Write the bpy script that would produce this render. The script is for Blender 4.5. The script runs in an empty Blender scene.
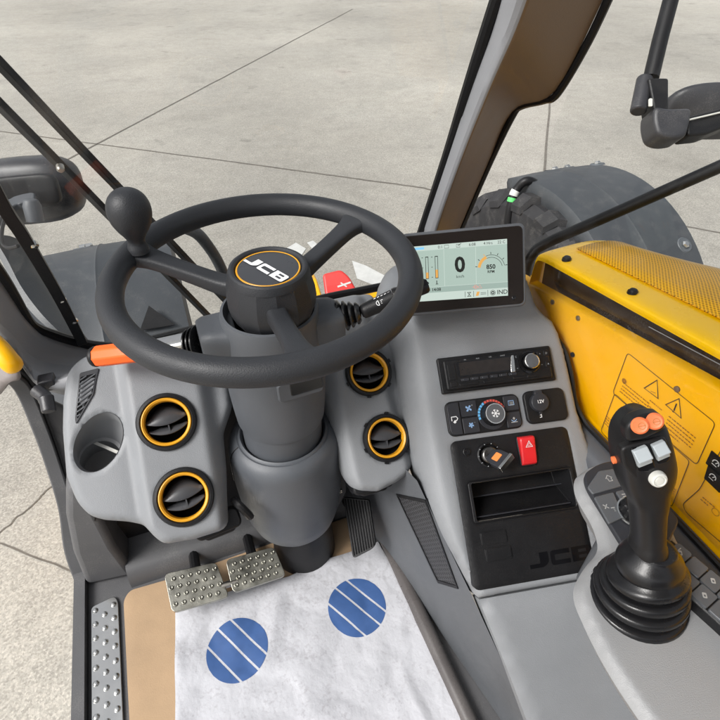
import bpy, math, random
import numpy as np
from mathutils import Vector, Matrix, geometry
random.seed(4)
rng = np.random.default_rng(4)
R = math.radians

# ------------------------------------------------------------------ camera, sky, sun, exposure
scene = bpy.context.scene
PITCH, YAW, FPX = R(41), R(21), 534.0          # the eye is the origin; +Y is the way the machine faces
cam_data = bpy.data.cameras.new('camera')
cam_data.sensor_width = 36.0
cam_data.lens = 36.0 * FPX / 720.0
cam_data.clip_start = 0.02
cam_data.clip_end = 500
cam = bpy.data.objects.new('camera', cam_data)
scene.collection.objects.link(cam)
cam.location = (0, 0, 0)
cam.rotation_euler = (math.pi / 2 - PITCH, 0, -YAW)
scene.camera = cam

SUN_EL, SUN_AZ = R(45), R(-104)                  # azimuth from +Y towards +X
world = bpy.data.worlds.new('World')
scene.world = world
world.use_nodes = True
wn = world.node_tree
wn.nodes.clear()
wo = wn.nodes.new('ShaderNodeOutputWorld')
wb = wn.nodes.new('ShaderNodeBackground')
sky = wn.nodes.new('ShaderNodeTexSky')
sky.sky_type = 'NISHITA'
sky.sun_disc = False
sky.sun_elevation = SUN_EL
sky.sun_rotation = SUN_AZ
sky.dust_density = 4.0
sky.ozone_density = 0.6
hsv = wn.nodes.new('ShaderNodeHueSaturation')
hsv.inputs['Saturation'].default_value = 0.22
wn.links.new(sky.outputs[0], hsv.inputs['Color'])
wn.links.new(hsv.outputs[0], wb.inputs[0])
wb.inputs[1].default_value = 0.15
wn.links.new(wb.outputs[0], wo.inputs[0])

sun_data = bpy.data.lights.new('sun', 'SUN')
sun_data.energy = 2.2
sun_data.angle = R(22)
sun_data.color = (1.0, 0.98, 0.95)
sun = bpy.data.objects.new('sun', sun_data)
scene.collection.objects.link(sun)
sd = Vector((math.sin(SUN_AZ) * math.cos(SUN_EL), math.cos(SUN_AZ) * math.cos(SUN_EL), math.sin(SUN_EL)))
sun.rotation_euler = sd.to_track_quat('Z', 'Y').to_euler()
scene.view_settings.view_transform = 'Standard'
scene.view_settings.look = 'None'
scene.view_settings.exposure = 0.4
scene.view_settings.gamma = 1.0

# ------------------------------------------------------------------ sight lines on to real planes
FW = np.array([math.sin(YAW) * math.cos(PITCH), math.cos(YAW) * math.cos(PITCH), -math.sin(PITCH)])
RT = np.array([math.cos(YAW), -math.sin(YAW), 0.0])
UP = np.cross(RT, FW)
def V(*a): return np.array(a, float)
def unit(a): return np.asarray(a, float) / np.linalg.norm(a)
def D(x, y, d): return d * (FW + (x - 360) / FPX * RT + (360 - y) / FPX * UP)
def A(x, y, ax, val):
    v = D(x, y, 1.0)
    return v * (val / v[ax])
def PL(x, y, p0, n):
    v = D(x, y, 1.0)
    return v * (np.dot(p0, n) / np.dot(v, n))

class Frame:
    def __init__(s, o, ex, n):
        s.o = np.asarray(o, float); s.n = unit(n)
        ex = np.asarray(ex, float); ex = ex - np.dot(ex, s.n) * s.n
        s.ex = unit(ex); s.ey = np.cross(s.n, s.ex)
    def p(s, u, v, w=0.0): return s.o + u * s.ex + v * s.ey + w * s.n
    def at(s, u, v, w=0.0, rot=0.0):
        c, q = math.cos(rot), math.sin(rot)
        return Frame(s.p(u, v, w), c * s.ex + q * s.ey, s.n)
    def px(s, x, y, w=0.0):
        p = PL(x, y, s.o + w * s.n, s.n) - s.o
        return np.array([np.dot(p, s.ex), np.dot(p, s.ey)])
WORLD = Frame((0, 0, 0), (1, 0, 0), (0, 0, 1))

# ------------------------------------------------------------------ materials
MATS = {}
def nd(nt, t, **kw):
    n = nt.nodes.new(t)
    for k, v in kw.items():
        if k in n.inputs.keys(): n.inputs[k].default_value = v
        else: setattr(n, k, v)
    return n
def mat(name, col, rough=0.5, metal=0.0, grain=0.0, gscale=900.0, var=0.0, vscale=14.0, dust=0.0, coat=0.0, emit=0.0, spec=0.5):
    m = bpy.data.materials.new(name); m.use_nodes = True
    nt = m.node_tree; b = nt.nodes['Principled BSDF']
    b.inputs['Base Color'].default_value = (*col, 1)
    b.inputs['Roughness'].default_value = rough
    b.inputs['Metallic'].default_value = metal
    b.inputs['Specular IOR Level'].default_value = spec
    if coat: b.inputs['Coat Weight'].default_value = coat; b.inputs['Coat Roughness'].default_value = 0.12
    tc = nd(nt, 'ShaderNodeNewGeometry')
    src = None
    if var:
        nz = nd(nt, 'ShaderNodeTexNoise', Scale=vscale, Detail=6.0, Roughness=0.62)
        nt.links.new(tc.outputs['Position'], nz.inputs['Vector'])
        mr = nd(nt, 'ShaderNodeMapRange'); mr.inputs[1].default_value = 0.3; mr.inputs[2].default_value = 0.7
        mr.inputs[3].default_value = 1 - var; mr.inputs[4].default_value = 1 + var
        nt.links.new(nz.outputs['Fac'], mr.inputs[0])
        mx = nd(nt, 'ShaderNodeMix', data_type='RGBA', blend_type='MULTIPLY'); mx.inputs[0].default_value = 1
        mx.inputs[6].default_value = (*col, 1)
        nt.links.new(mr.outputs[0], mx.inputs[7])
        src = mx.outputs[2]
        mr2 = nd(nt, 'ShaderNodeMapRange'); mr2.inputs[1].default_value = 0.3; mr2.inputs[2].default_value = 0.7
        mr2.inputs[3].default_value = max(0.02, rough - 0.08); mr2.inputs[4].default_value = min(1, rough + 0.08)
        nt.links.new(nz.outputs['Fac'], mr2.inputs[0]); nt.links.new(mr2.outputs[0], b.inputs['Roughness'])
    if dust:
        n2 = nd(nt, 'ShaderNodeTexNoise', Scale=420.0, Detail=3.0)
        n3 = nd(nt, 'ShaderNodeTexNoise', Scale=22.0, Detail=4.0)
        for n in (n2, n3): nt.links.new(tc.outputs['Position'], n.inputs['Vector'])
        mu = nd(nt, 'ShaderNodeMath', operation='MULTIPLY'); nt.links.new(n2.outputs['Fac'], mu.inputs[0]); nt.links.new(n3.outputs['Fac'], mu.inputs[1])
        r2 = nd(nt, 'ShaderNodeMapRange'); r2.inputs[1].default_value = 0.27; r2.inputs[2].default_value = 0.42; r2.inputs[3].default_value = 0; r2.inputs[4].default_value = dust
        nt.links.new(mu.outputs[0], r2.inputs[0])
        m2 = nd(nt, 'ShaderNodeMix', data_type='RGBA'); nt.links.new(r2.outputs[0], m2.inputs[0])
        m2.inputs[6].default_value = (*col, 1)
        if src: nt.links.new(src, m2.inputs[6])
        m2.inputs[7].default_value = (0.36, 0.34, 0.31, 1)
        src = m2.outputs[2]
    if src: nt.links.new(src, b.inputs['Base Color'])
    if grain:
        n4 = nd(nt, 'ShaderNodeTexNoise', Scale=gscale, Detail=2.0)
        nt.links.new(tc.outputs['Position'], n4.inputs['Vector'])
        bp = nd(nt, 'ShaderNodeBump', Strength=min(1, grain * .9), Distance=0.0007)
        nt.links.new(n4.outputs['Fac'], bp.inputs['Height']); nt.links.new(bp.outputs[0], b.inputs['Normal'])
    if emit:
        b.inputs['Emission Color'].default_value = (*col, 1); b.inputs['Emission Strength'].default_value = emit
    MATS[name] = m
    return m
mat('grey_plastic', (0.208, 0.217, 0.229), 0.5, grain=0.55, gscale=850, var=0.035, dust=0.03)
mat('pale_plastic', (0.255, 0.258, 0.262), 0.48, grain=0.5, var=0.03, dust=0.04)
mat('mid_plastic', (0.090, 0.096, 0.105), 0.5, grain=0.55, var=0.06, dust=0.05)
mat('column_plastic', (0.080, 0.087, 0.098), 0.45, grain=0.4, var=0.04)
mat('dark_plastic', (0.085, 0.085, 0.089), 0.55, grain=0.5, var=0.08, dust=0.1)
mat('wheel_rubber', (0.023, 0.0245, 0.028), 0.5, grain=0.5, gscale=750, var=0.06, spec=0.4)
mat('black_plastic', (0.0085, 0.0085, 0.0095), 0.42, grain=0.5, var=0.1, dust=0.015, spec=0.3)
mat('grip_plastic', (0.010, 0.0095, 0.010), 0.34, grain=0.25, gscale=1800, var=0.08, spec=0.35)
mat('gloss_black', (0.006, 0.006, 0.007), 0.12, var=0.05)
mat('rubber_boot', (0.009, 0.009, 0.010), 0.28, grain=0.15, var=0.1, spec=0.4)
mat('switch_grey', (0.026, 0.027, 0.032), 0.45, grain=0.3, var=0.06, spec=0.35)
mat('key_grey', (0.085, 0.09, 0.098), 0.45, grain=0.3, var=0.05)
mat('yellow_paint', (0.90, 0.46, 0.0), 0.28, spec=0.4, coat=0.25, var=0.02, vscale=5)
mat('yellow_lip', (0.93, 0.54, 0.0), 0.28, spec=0.4, coat=0.25, var=0.02, vscale=5)
mat('yellow_ring', (0.70, 0.33, 0.015), 0.4, var=0.05)
mat('orange_grip', (0.85, 0.12, 0.012), 0.5, grain=0.3, var=0.05)
mat('orange_button', (0.86, 0.19, 0.06), 0.42, var=0.04)
mat('red_switch', (0.62, 0.02, 0.025), 0.33, var=0.05)
mat('red_plastic', (0.68, 0.035, 0.03), 0.4, var=0.05)
mat('rocker_grey', (0.38, 0.42, 0.44), 0.42, var=0.03)
mat('white_button', (0.62, 0.62, 0.58), 0.4, var=0.03)
mat('white_ink', (0.72, 0.73, 0.74), 0.5)
mat('icon_ink', (0.22, 0.36, 0.58), 0.5)
mat('legend_ink', (0.36, 0.36, 0.35), 0.5)
mat('grey_ink', (0.32, 0.34, 0.36), 0.5)
mat('blue_ink', (0.12, 0.42, 0.75), 0.5)
mat('red_ink', (0.6, 0.08, 0.06), 0.5)
mat('black_ink', (0.02, 0.018, 0.015), 0.5)
mat('brown_ink', (0.33, 0.14, 0.006), 0.5)
mat('green_tape', (0.1, 0.6, 0.15), 0.5)
mat('white_paint', (0.56, 0.56, 0.54), 0.6, var=0.1)
mat('chrome', (0.62, 0.62, 0.6), 0.22, metal=1.0, var=0.05)
mat('steel', (0.33, 0.325, 0.285), 0.36, metal=1.0, grain=0.3, gscale=600, var=0.22, vscale=45)
mat('bolt_metal', (0.42, 0.4, 0.36), 0.35, metal=1.0, var=0.1)
mat('fender_plastic', (0.047, 0.052, 0.058), 0.5, grain=0.5, gscale=300, var=0.07, vscale=5, dust=0.1)
mat('flange_plastic', (0.085, 0.095, 0.105), 0.5, var=0.08, dust=0.06)
mat('tyre_rubber', (0.018, 0.018, 0.020), 0.75, grain=0.6, gscale=220, var=0.25, dust=0.16)
mat('moulding', (0.085, 0.077, 0.075), 0.3, grain=0.3, var=0.1, dust=0.08)
mat('brown_trim', (0.165, 0.108, 0.066), 0.42, grain=0.4, var=0.06, vscale=6)
mat('mauve_trim', (0.255, 0.225, 0.215), 0.55, grain=0.4, var=0.05)
mat('pillar_grey', (0.275, 0.28, 0.295), 0.5, grain=0.4, var=0.04)
mat('smoked_panel', (0.035, 0.022, 0.014), 0.16, var=0.25, vscale=9, dust=0.10)
mat('kraft', (0.40, 0.275, 0.165), 0.8, var=0.12, vscale=9, grain=0.4, gscale=500)
mat('disc_blue', (0.036, 0.092, 0.25), 0.6, var=0.12, vscale=40)
mat('screen_black', (0.012, 0.009, 0.008), 0.08, var=0.1, coat=0.3)
mat('dark_metal', (0.16, 0.155, 0.15), 0.25, metal=1.0, var=0.1)
mat('emblem', (0.004, 0.004, 0.005), 0.3, spec=0.15)
mat('badge', (0.06, 0.062, 0.068), 0.3, metal=0.3, var=0.06)
mat('mirror_shell', (0.028, 0.028, 0.032), 0.38, grain=0.4, var=0.12, dust=0.1)
mat('vent_blade', (0.050, 0.051, 0.055), 0.3, grain=0.3, var=0.08)
mat('dark_void', (0.004, 0.004, 0.004), 0.9)
mat('sill_plastic', (0.07, 0.075, 0.085), 0.42, grain=0.4, var=0.05)
mat('cup_plastic', (0.20, 0.205, 0.212), 0.4, grain=0.3, var=0.05)
mat('clip_orange', (0.8, 0.25, 0.06), 0.5)
mat('reflection_brown', (0.020, 0.016, 0.014), 0.15, var=0.3, vscale=60)  # brown tint paints the reflection in the dark radio display
for nm, c, e in (('lcd_back', (0.33, 0.42, 0.37), 1.0), ('lcd_pale', (0.45, 0.53, 0.48), 1.0), ('lcd_mid', (0.27, 0.35, 0.31), 1.0),
                 ('lcd_dark', (0.03, 0.035, 0.03), 0.3), ('lcd_orange', (0.70, 0.36, 0.09), 0.9), ('lcd_blue', (0.2, 0.5, 0.75), 1.0), ('lcd_red', (0.72, 0.3, 0.25), 0.9)):
    mm = bpy.data.materials.new(nm); mm.use_nodes = True; nt = mm.node_tree
    b = nt.nodes['Principled BSDF']; b.inputs['Base Color'].default_value = (0.01, 0.01, 0.01, 1); b.inputs['Roughness'].default_value = 0.15
    b.inputs['Emission Color'].default_value = (*c, 1); b.inputs['Emission Strength'].default_value = e
    MATS[nm] = mm

def glass(name, tint=(1, 1, 1), refl=1.0, refl_haze=0.05):
    m = bpy.data.materials.new(name); m.use_nodes = True; nt = m.node_tree; nt.nodes.clear()
    o = nd(nt, 'ShaderNodeOutputMaterial'); mx = nd(nt, 'ShaderNodeMixShader'); t = nd(nt, 'ShaderNodeBsdfTransparent'); g = nd(nt, 'ShaderNodeBsdfGlossy')
    t.inputs[0].default_value = (*tint, 1); g.inputs['Roughness'].default_value = 0.02
    fr = nd(nt, 'ShaderNodeFresnel', IOR=1.35)
    ge = nd(nt, 'ShaderNodeNewGeometry'); nz = nd(nt, 'ShaderNodeTexNoise', Scale=5.0, Detail=5.0)
    nt.links.new(ge.outputs['Position'], nz.inputs['Vector'])
    mu = nd(nt, 'ShaderNodeMath', operation='MULTIPLY'); mu.inputs[1].default_value = refl
    nt.links.new(fr.outputs[0], mu.inputs[0]); nt.links.new(mu.outputs[0], mx.inputs[0])
    nt.links.new(t.outputs[0], mx.inputs[1]); nt.links.new(g.outputs[0], mx.inputs[2]); nt.links.new(mx.outputs[0], o.inputs[0])
    df = nd(nt, 'ShaderNodeBsdfDiffuse'); df.inputs[0].default_value = (0.85, 0.87, 0.88, 1)  # noisy white layer painting reflections and haze on to the panes
    n2 = nd(nt, 'ShaderNodeTexNoise', Scale=3.2, Detail=7.0, Roughness=0.6, Distortion=1.6)
    nt.links.new(ge.outputs['Position'], n2.inputs['Vector'])
    mr = nd(nt, 'ShaderNodeMapRange'); nt.links.new(n2.outputs['Fac'], mr.inputs[0])
    for i, v in zip((1, 2, 3, 4), (0.44, 0.76, 0.0, refl_haze)): mr.inputs[i].default_value = v
    m3 = nd(nt, 'ShaderNodeMixShader'); nt.links.new(mr.outputs[0], m3.inputs[0]); nt.links.new(mx.outputs[0], m3.inputs[1]); nt.links.new(df.outputs[0], m3.inputs[2]); nt.links.new(m3.outputs[0], o.inputs[0])
    MATS[name] = m
glass('window_glass', (0.97, 0.98, 0.975), 0.8, 0.045)
glass('windscreen_glass', (0.965, 0.975, 0.97), 1.0, 0.13)

def concrete():
    m = bpy.data.materials.new('concrete'); m.use_nodes = True; nt = m.node_tree; b = nt.nodes['Principled BSDF']; L = nt.links
    ge = nd(nt, 'ShaderNodeNewGeometry')
    def noise(sc, det, rg=0.6):
        n = nd(nt, 'ShaderNodeTexNoise', Scale=sc, Detail=det, Roughness=rg); L.new(ge.outputs['Position'], n.inputs['Vector']); return n.outputs['Fac']
    def rng_(src, a, bb, c, d):
        r = nd(nt, 'ShaderNodeMapRange'); L.new(src, r.inputs[0])
        for i, v in zip((1, 2, 3, 4), (a, bb, c, d)): r.inputs[i].default_value = v
        return r.outputs[0]
    def mul(a, c):
        q = nd(nt, 'ShaderNodeMath', operation='MULTIPLY'); L.new(a, q.inputs[0]); L.new(c, q.inputs[1]); return q.outputs[0]
    big = rng_(noise(0.35, 6, 0.6), 0.3, 0.7, 0.82, 1.14)
    mid = rng_(noise(6.0, 8, 0.66), 0.3, 0.7, 0.91, 1.08)
    fine = rng_(noise(95.0, 3, 0.6), 0.3, 0.72, 0.82, 1.17)
    vo = nd(nt, 'ShaderNodeTexVoronoi', Scale=130.0); L.new(ge.outputs['Position'], vo.inputs['Vector'])
    sep = nd(nt, 'ShaderNodeSeparateColor'); L.new(vo.outputs['Color'], sep.inputs[0])
    peb = rng_(sep.outputs[0], 0.0, 1.0, 0.78, 1.16)
    stain = rng_(noise(1.7, 5, 0.55), 0.58, 0.78, 1.0, 0.80)
    broad = rng_(noise(0.13, 3, 0.5), 0.36, 0.64, 0.86, 1.10)
    spots = rng_(noise(2.6, 3, 0.5), 0.68, 0.76, 1.0, 0.74)
    f = mul(mul(mul(mul(big, mid), mul(fine, peb)), stain), mul(broad, spots))
    rp = nd(nt, 'ShaderNodeMix', data_type='RGBA'); L.new(noise(0.9, 4), rp.inputs[0])
    rp.inputs[6].default_value = (0.392, 0.366, 0.316, 1); rp.inputs[7].default_value = (0.385, 0.367, 0.328, 1)
    mx = nd(nt, 'ShaderNodeMix', data_type='RGBA', blend_type='MULTIPLY'); mx.inputs[0].default_value = 1
    L.new(rp.outputs[2], mx.inputs[6]); L.new(f, mx.inputs[7]); L.new(mx.outputs[2], b.inputs['Base Color'])
    b.inputs['Roughness'].default_value = 0.85
    bp = nd(nt, 'ShaderNodeBump', Strength=0.5, Distance=0.004); L.new(noise(120, 4), bp.inputs['Height']); L.new(bp.outputs[0], b.inputs['Normal'])
    MATS['concrete'] = m
concrete()

def paper():
    m = bpy.data.materials.new('paper'); m.use_nodes = True; nt = m.node_tree; b = nt.nodes['Principled BSDF']; L = nt.links
    ge = nd(nt, 'ShaderNodeNewGeometry')
    n1 = nd(nt, 'ShaderNodeTexNoise', Scale=16.0, Detail=9.0, Roughness=0.75, Distortion=1.2)
    n2 = nd(nt, 'ShaderNodeTexNoise', Scale=190.0, Detail=3.0)
    for n in (n1, n2): L.new(ge.outputs['Position'], n.inputs['Vector'])
    mu = nd(nt, 'ShaderNodeMath', operation='MULTIPLY'); L.new(n1.outputs['Fac'], mu.inputs[0]); L.new(n2.outputs['Fac'], mu.inputs[1])
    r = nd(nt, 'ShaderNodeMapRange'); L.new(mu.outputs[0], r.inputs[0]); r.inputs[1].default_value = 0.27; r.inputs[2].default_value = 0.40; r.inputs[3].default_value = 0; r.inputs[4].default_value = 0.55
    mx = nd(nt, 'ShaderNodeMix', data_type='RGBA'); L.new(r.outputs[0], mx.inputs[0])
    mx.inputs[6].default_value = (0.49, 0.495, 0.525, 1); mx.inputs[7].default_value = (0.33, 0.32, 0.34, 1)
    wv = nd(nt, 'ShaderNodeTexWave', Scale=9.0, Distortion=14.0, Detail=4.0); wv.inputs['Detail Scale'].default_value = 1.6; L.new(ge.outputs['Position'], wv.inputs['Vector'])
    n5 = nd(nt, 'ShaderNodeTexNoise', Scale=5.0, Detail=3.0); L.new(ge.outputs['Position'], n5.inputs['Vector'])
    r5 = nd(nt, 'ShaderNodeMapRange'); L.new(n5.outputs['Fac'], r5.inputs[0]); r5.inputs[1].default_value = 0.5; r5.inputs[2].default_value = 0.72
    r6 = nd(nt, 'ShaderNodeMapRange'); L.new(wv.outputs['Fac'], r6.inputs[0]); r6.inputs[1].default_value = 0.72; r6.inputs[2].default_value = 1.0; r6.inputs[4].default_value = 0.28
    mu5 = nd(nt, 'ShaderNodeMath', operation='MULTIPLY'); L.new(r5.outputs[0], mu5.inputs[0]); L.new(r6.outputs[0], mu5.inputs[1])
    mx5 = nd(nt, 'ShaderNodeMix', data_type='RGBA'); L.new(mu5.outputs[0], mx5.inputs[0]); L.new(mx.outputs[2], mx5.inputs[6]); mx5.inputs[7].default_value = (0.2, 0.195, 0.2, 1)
    L.new(mx5.outputs[2], b.inputs['Base Color']); b.inputs['Roughness'].default_value = 0.65
    n3 = nd(nt, 'ShaderNodeTexVoronoi', Scale=22.0, feature='DISTANCE_TO_EDGE'); L.new(ge.outputs['Position'], n3.inputs['Vector'])
    n4 = nd(nt, 'ShaderNodeTexNoise', Scale=30.0, Detail=4.0); L.new(ge.outputs['Position'], n4.inputs['Vector'])
    bp = nd(nt, 'ShaderNodeBump', Strength=0.55, Distance=0.006); L.new(n4.outputs['Fac'], bp.inputs['Height']); L.new(bp.outputs[0], b.inputs['Normal'])
    MATS['paper'] = m
paper()

def dot_pattern(name, base, dark, pitch, hole, angle, soft=0.18, rough=0.35, stagger=True, axes='XY', bump=0.0):
    """rows of round holes through a sheet, laid out on two object axes"""
    m = bpy.data.materials.new(name); m.use_nodes = True; nt = m.node_tree; b = nt.nodes['Principled BSDF']; L = nt.links
    tc = nd(nt, 'ShaderNodeNewGeometry'); mp = nd(nt, 'ShaderNodeMapping'); L.new(tc.outputs['Position'], mp.inputs['Vector'])
    mp.inputs['Scale'].default_value = (1 / pitch,) * 3
    mp.vector_type = 'POINT'
    mp.inputs['Rotation'].default_value = angle
    sp = nd(nt, 'ShaderNodeSeparateXYZ'); L.new(mp.outputs[0], sp.inputs[0])
    def M(op, a, bb=None):
        q = nd(nt, 'ShaderNodeMath', operation=op)
        for i, x in enumerate((a, bb)):
            if x is None: continue
            if isinstance(x, (int, float)): q.inputs[i].default_value = x
            else: L.new(x, q.inputs[i])
        return q.outputs[0]
    x, y = sp.outputs[axes[0]], sp.outputs[axes[1]]
    y = M('MULTIPLY', y, 1.1547)
    row = M('FLOOR', y)
    if stagger: x = M('ADD', x, M('MULTIPLY', row, 0.5))
    fx = M('SUBTRACT', M('FRACT', x), 0.5); fy = M('MULTIPLY', M('SUBTRACT', M('FRACT', y), 0.5), 0.866)
    d = M('SQRT', M('ADD', M('MULTIPLY', fx, fx), M('MULTIPLY', fy, fy)))
    r = nd(nt, 'ShaderNodeMapRange'); L.new(d, r.inputs[0]); r.inputs[1].default_value = hole - soft / 2; r.inputs[2].default_value = hole + soft / 2; r.inputs[3].default_value = 1; r.inputs[4].default_value = 0
    mx = nd(nt, 'ShaderNodeMix', data_type='RGBA'); L.new(r.outputs[0], mx.inputs[0]); mx.inputs[6].default_value = (*base, 1); mx.inputs[7].default_value = (*dark, 1)
    L.new(mx.outputs[2], b.inputs['Base Color']); b.inputs['Roughness'].default_value = rough
    if bump:
        bp = nd(nt, 'ShaderNodeBump', Strength=bump, Distance=0.0015); bp.invert = True
        L.new(r.outputs[0], bp.inputs['Height']); L.new(bp.outputs[0], b.inputs['Normal'])
    MATS[name] = m
dot_pattern('perforated_yellow', (0.86, 0.45, 0.008), (0.22, 0.10, 0.002), 0.0044, 0.30, (0, 0, R(12)))
dot_pattern('tread_rubber', (0.05, 0.05, 0.054), (0.012, 0.012, 0.013), 0.0078, 0.34, (0, 0, 0), rough=0.5, axes='YZ', bump=0.8)

# ------------------------------------------------------------------ mesh builder
def resample(pts, n, closed=False):
    """Catmull-Rom through pts, n samples per span"""
    P = [np.asarray(p, float) for p in pts]; N = len(P); out = []
    spans = N if closed else N - 1
    for i in range(spans):
        if closed: a, b, c, d = P[i - 1], P[i], P[(i + 1) % N], P[(i + 2) % N]
        else: a, b, c, d = P[max(i - 1, 0)], P[i], P[i + 1], P[min(i + 2, N - 1)]
        for k in range(n):
            t = k / n
            out.append(0.5 * ((2 * b) + (c - a) * t + (2 * a - 5 * b + 4 * c - d) * t * t + (3 * b - a - 3 * c + d) * t ** 3))
    if not closed: out.append(P[-1])
    return out
def rrect(cu, cv, su, sv, r, seg=5):
    r = min(r, su / 2 - 1e-5, sv / 2 - 1e-5); o = []
    for k, (sx, sy) in enumerate(((1, 1), (-1, 1), (-1, -1), (1, -1))):
        for i in range(seg + 1):
            a = math.pi / 2 * (k + i / seg)
            o.append((cu + sx * (su / 2 - r) + r * math.cos(a), cv + sy * (sv / 2 - r) + r * math.sin(a)))
    return o
def rpoly(pts, r, seg=5):
    """polygon with rounded corners; r a number or one per corner"""
    P = [np.asarray(p, float) for p in pts]; N = len(P); o = []
    for i in range(N):
        ri = r[i] if hasattr(r, '__len__') else r
        a, b, c = P[i - 1], P[i], P[(i + 1) % N]
        e1, e2 = unit(a - b), unit(c - b)
        t = min(ri, 0.48 * np.linalg.norm(a - b), 0.48 * np.linalg.norm(c - b))
        if ri <= 1e-6: o.append(tuple(b)); continue
        for k in range(seg + 1):
            s = k / seg
            o.append(tuple((1 - s) ** 2 * (b + t * e1) + 2 * s * (1 - s) * b + s * s * (b + t * e2)))
    return o
def area2(o): return sum(o[i - 1][0] * o[i][1] - o[i][0] * o[i - 1][1] for i in range(len(o)))

class MB:
    def __init__(s): s.v = []; s.f = []; s.m = []
    def add(s, verts, faces, m=0):
        b = len(s.v); s.v += [tuple(map(float, q)) for q in verts]
        s.f += [tuple(b + i for i in f) for f in faces]; s.m += [m] * len(faces); return s
    def lathe(s, prof, fr=WORLD, seg=48, m=0, a0=0.0, cap0=False, cap1=False, sq=(1, 1)):
        vs = []; fs = []; n = len(prof)
        for k in range(seg):
            a = a0 + 2 * math.pi * k / seg
            for r, h in prof: vs.append(fr.p(sq[0] * r * math.cos(a), sq[1] * r * math.sin(a), h))
        for k in range(seg):
            k2 = (k + 1) % seg
            for i in range(n - 1): fs.append((k * n + i, k2 * n + i, k2 * n + i + 1, k * n + i + 1))
        if cap0: fs.append(tuple(k * n for k in reversed(range(seg))))
        if cap1: fs.append(tuple(k * n + n - 1 for k in range(seg)))
        return s.add(vs, fs, m)
    def loft(s, secs, closed=True, cap=True, m=0, ring=False):
        n = len(secs[0]); vs = [q for sec in secs for q in sec]; fs = []
        N = len(secs)
        for j in range(N if ring else N - 1):
            j2 = (j + 1) % N
            for i in range(n if closed else n - 1):
                i2 = (i + 1) % n; fs.append((j * n + i, j * n + i2, j2 * n + i2, j2 * n + i))
        if cap and closed and not ring: fs.append(tuple(reversed(range(n)))); fs.append(tuple((N - 1) * n + i for i in range(n)))
        return s.add(vs, fs, m)
    def tube(s, pts, r, seg=14, m=0, closed=False, flat=None, upv=(0, 0, 1)):
        P = [np.asarray(p, float) for p in pts]; N = len(P); secs = []
        nrm = None
        for i in range(N):
            if closed: t = unit(P[(i + 1) % N] - P[i - 1])
            else: t = unit(P[min(i + 1, N - 1)] - P[max(i - 1, 0)])
            if nrm is None:
                u0 = np.asarray(upv, float)
                if abs(np.dot(u0, t)) > 0.95: u0 = V(1, 0, 0)
                nrm = unit(u0 - np.dot(u0, t) * t)
            else: nrm = unit(nrm - np.dot(nrm, t) * t)
            bn = np.cross(t, nrm); ri = r[i] if hasattr(r, '__len__') else r
            if flat: sec = [P[i] + nrm * y * ri + bn * x * ri for x, y in flat]
            else: sec = [P[i] + ri * (math.cos(a) * nrm + math.sin(a) * bn) for a in np.linspace(0, 2 * math.pi, seg, endpoint=False)]
            secs.append(sec)
        return s.loft(secs, ring=closed, m=m)
    def prism(s, o, fr=WORLD, w0=0.0, w1=0.01, m=0, top=True, bottom=True, taper=0.0):
        o = list(o)
        if area2(o) < 0: o = o[::-1]
        n = len(o); c = np.mean(np.array(o), axis=0)
        vs = [fr.p(u, v, w0) for u, v in o] + [fr.p(u + (c[0] - u) * taper, v + (c[1] - v) * taper, w1) for u, v in o]
        fs = [(i, (i + 1) % n, n + (i + 1) % n, n + i) for i in range(n)]
        if bottom: fs.append(tuple(reversed(range(n))))
        if top: fs.append(tuple(range(n, 2 * n)))
        return s.add(vs, fs, m)
    def rbox(s, fr, cu, cv, su, sv, w0, w1, r=0.002, m=0, **k): return s.prism(rrect(cu, cv, su, sv, r), fr, w0, w1, m, **k)
    def box(s, x0, x1, y0, y1, z0, z1, m=0): return s.prism([(x0, y0), (x1, y0), (x1, y1), (x0, y1)], WORLD, z0, z1, m)
    def flat(s, o, fr, w, m=0):
        o = list(o)
        if area2(o) < 0: o = o[::-1]
        return s.add([fr.p(u, v, w) for u, v in o], [tuple(range(len(o)))], m)
    def line(s, a, b, wd, fr, w, m=0):
        a, b = np.asarray(a, float), np.asarray(b, float); t = unit(b - a); q = np.array([-t[1], t[0]]) * wd / 2
        return s.flat([a - q, b - q, b + q, a + q], fr, w, m)
    def path(s, pts, wd, fr, w, m=0, closed=False):
        P = [np.asarray(p, float) for p in pts]; N = len(P); L = []; Rr = []
        for i in range(N):
            if closed: t = unit(P[(i + 1) % N] - P[i - 1])
            else: t = unit(P[min(i + 1, N - 1)] - P[max(i - 1, 0)])
            q = np.array([-t[1], t[0]]) * wd / 2; L.append(fr.p(*(P[i] + q), w)); Rr.append(fr.p(*(P[i] - q), w))
        fs = []
        for i in range(N if closed else N - 1): j = (i + 1) % N; fs.append((N + i, N + j, j, i))
        return s.add(L + Rr, fs, m)
    def arc(s, cu, cv, r, a0, a1, wd, fr, w, m=0, n=24):
        return s.path([(cu + r * math.cos(a), cv + r * math.sin(a)) for a in np.linspace(a0, a1, n)], wd, fr, w, m)
    def text(s, body, size, fr, u, v, w=0.0, ext=0.0, m=0, bold=0.0, shear=0.0, sx=1.0, align='CENTER'):
        cu = bpy.data.curves.new('t', 'FONT'); cu.body = body; cu.size = size; cu.align_x = align; cu.align_y = 'CENTER'
        cu.extrude = ext / 2; cu.offset = bold * size; cu.shear = shear; cu.resolution_u = 3
        ob = bpy.data.objects.new('t', cu); scene.collection.objects.link(ob)
        dg = bpy.context.evaluated_depsgraph_get(); me = bpy.data.meshes.new_from_object(ob.evaluated_get(dg))
        vs = [fr.p(u + q.co.x * sx, v + q.co.y, w + q.co.z) for q in me.vertices]; fs = [tuple(p.vertices) for p in me.polygons]
        bpy.data.objects.remove(ob); bpy.data.curves.remove(cu); bpy.data.meshes.remove(me)
        return s.add(vs, fs, m)
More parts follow.
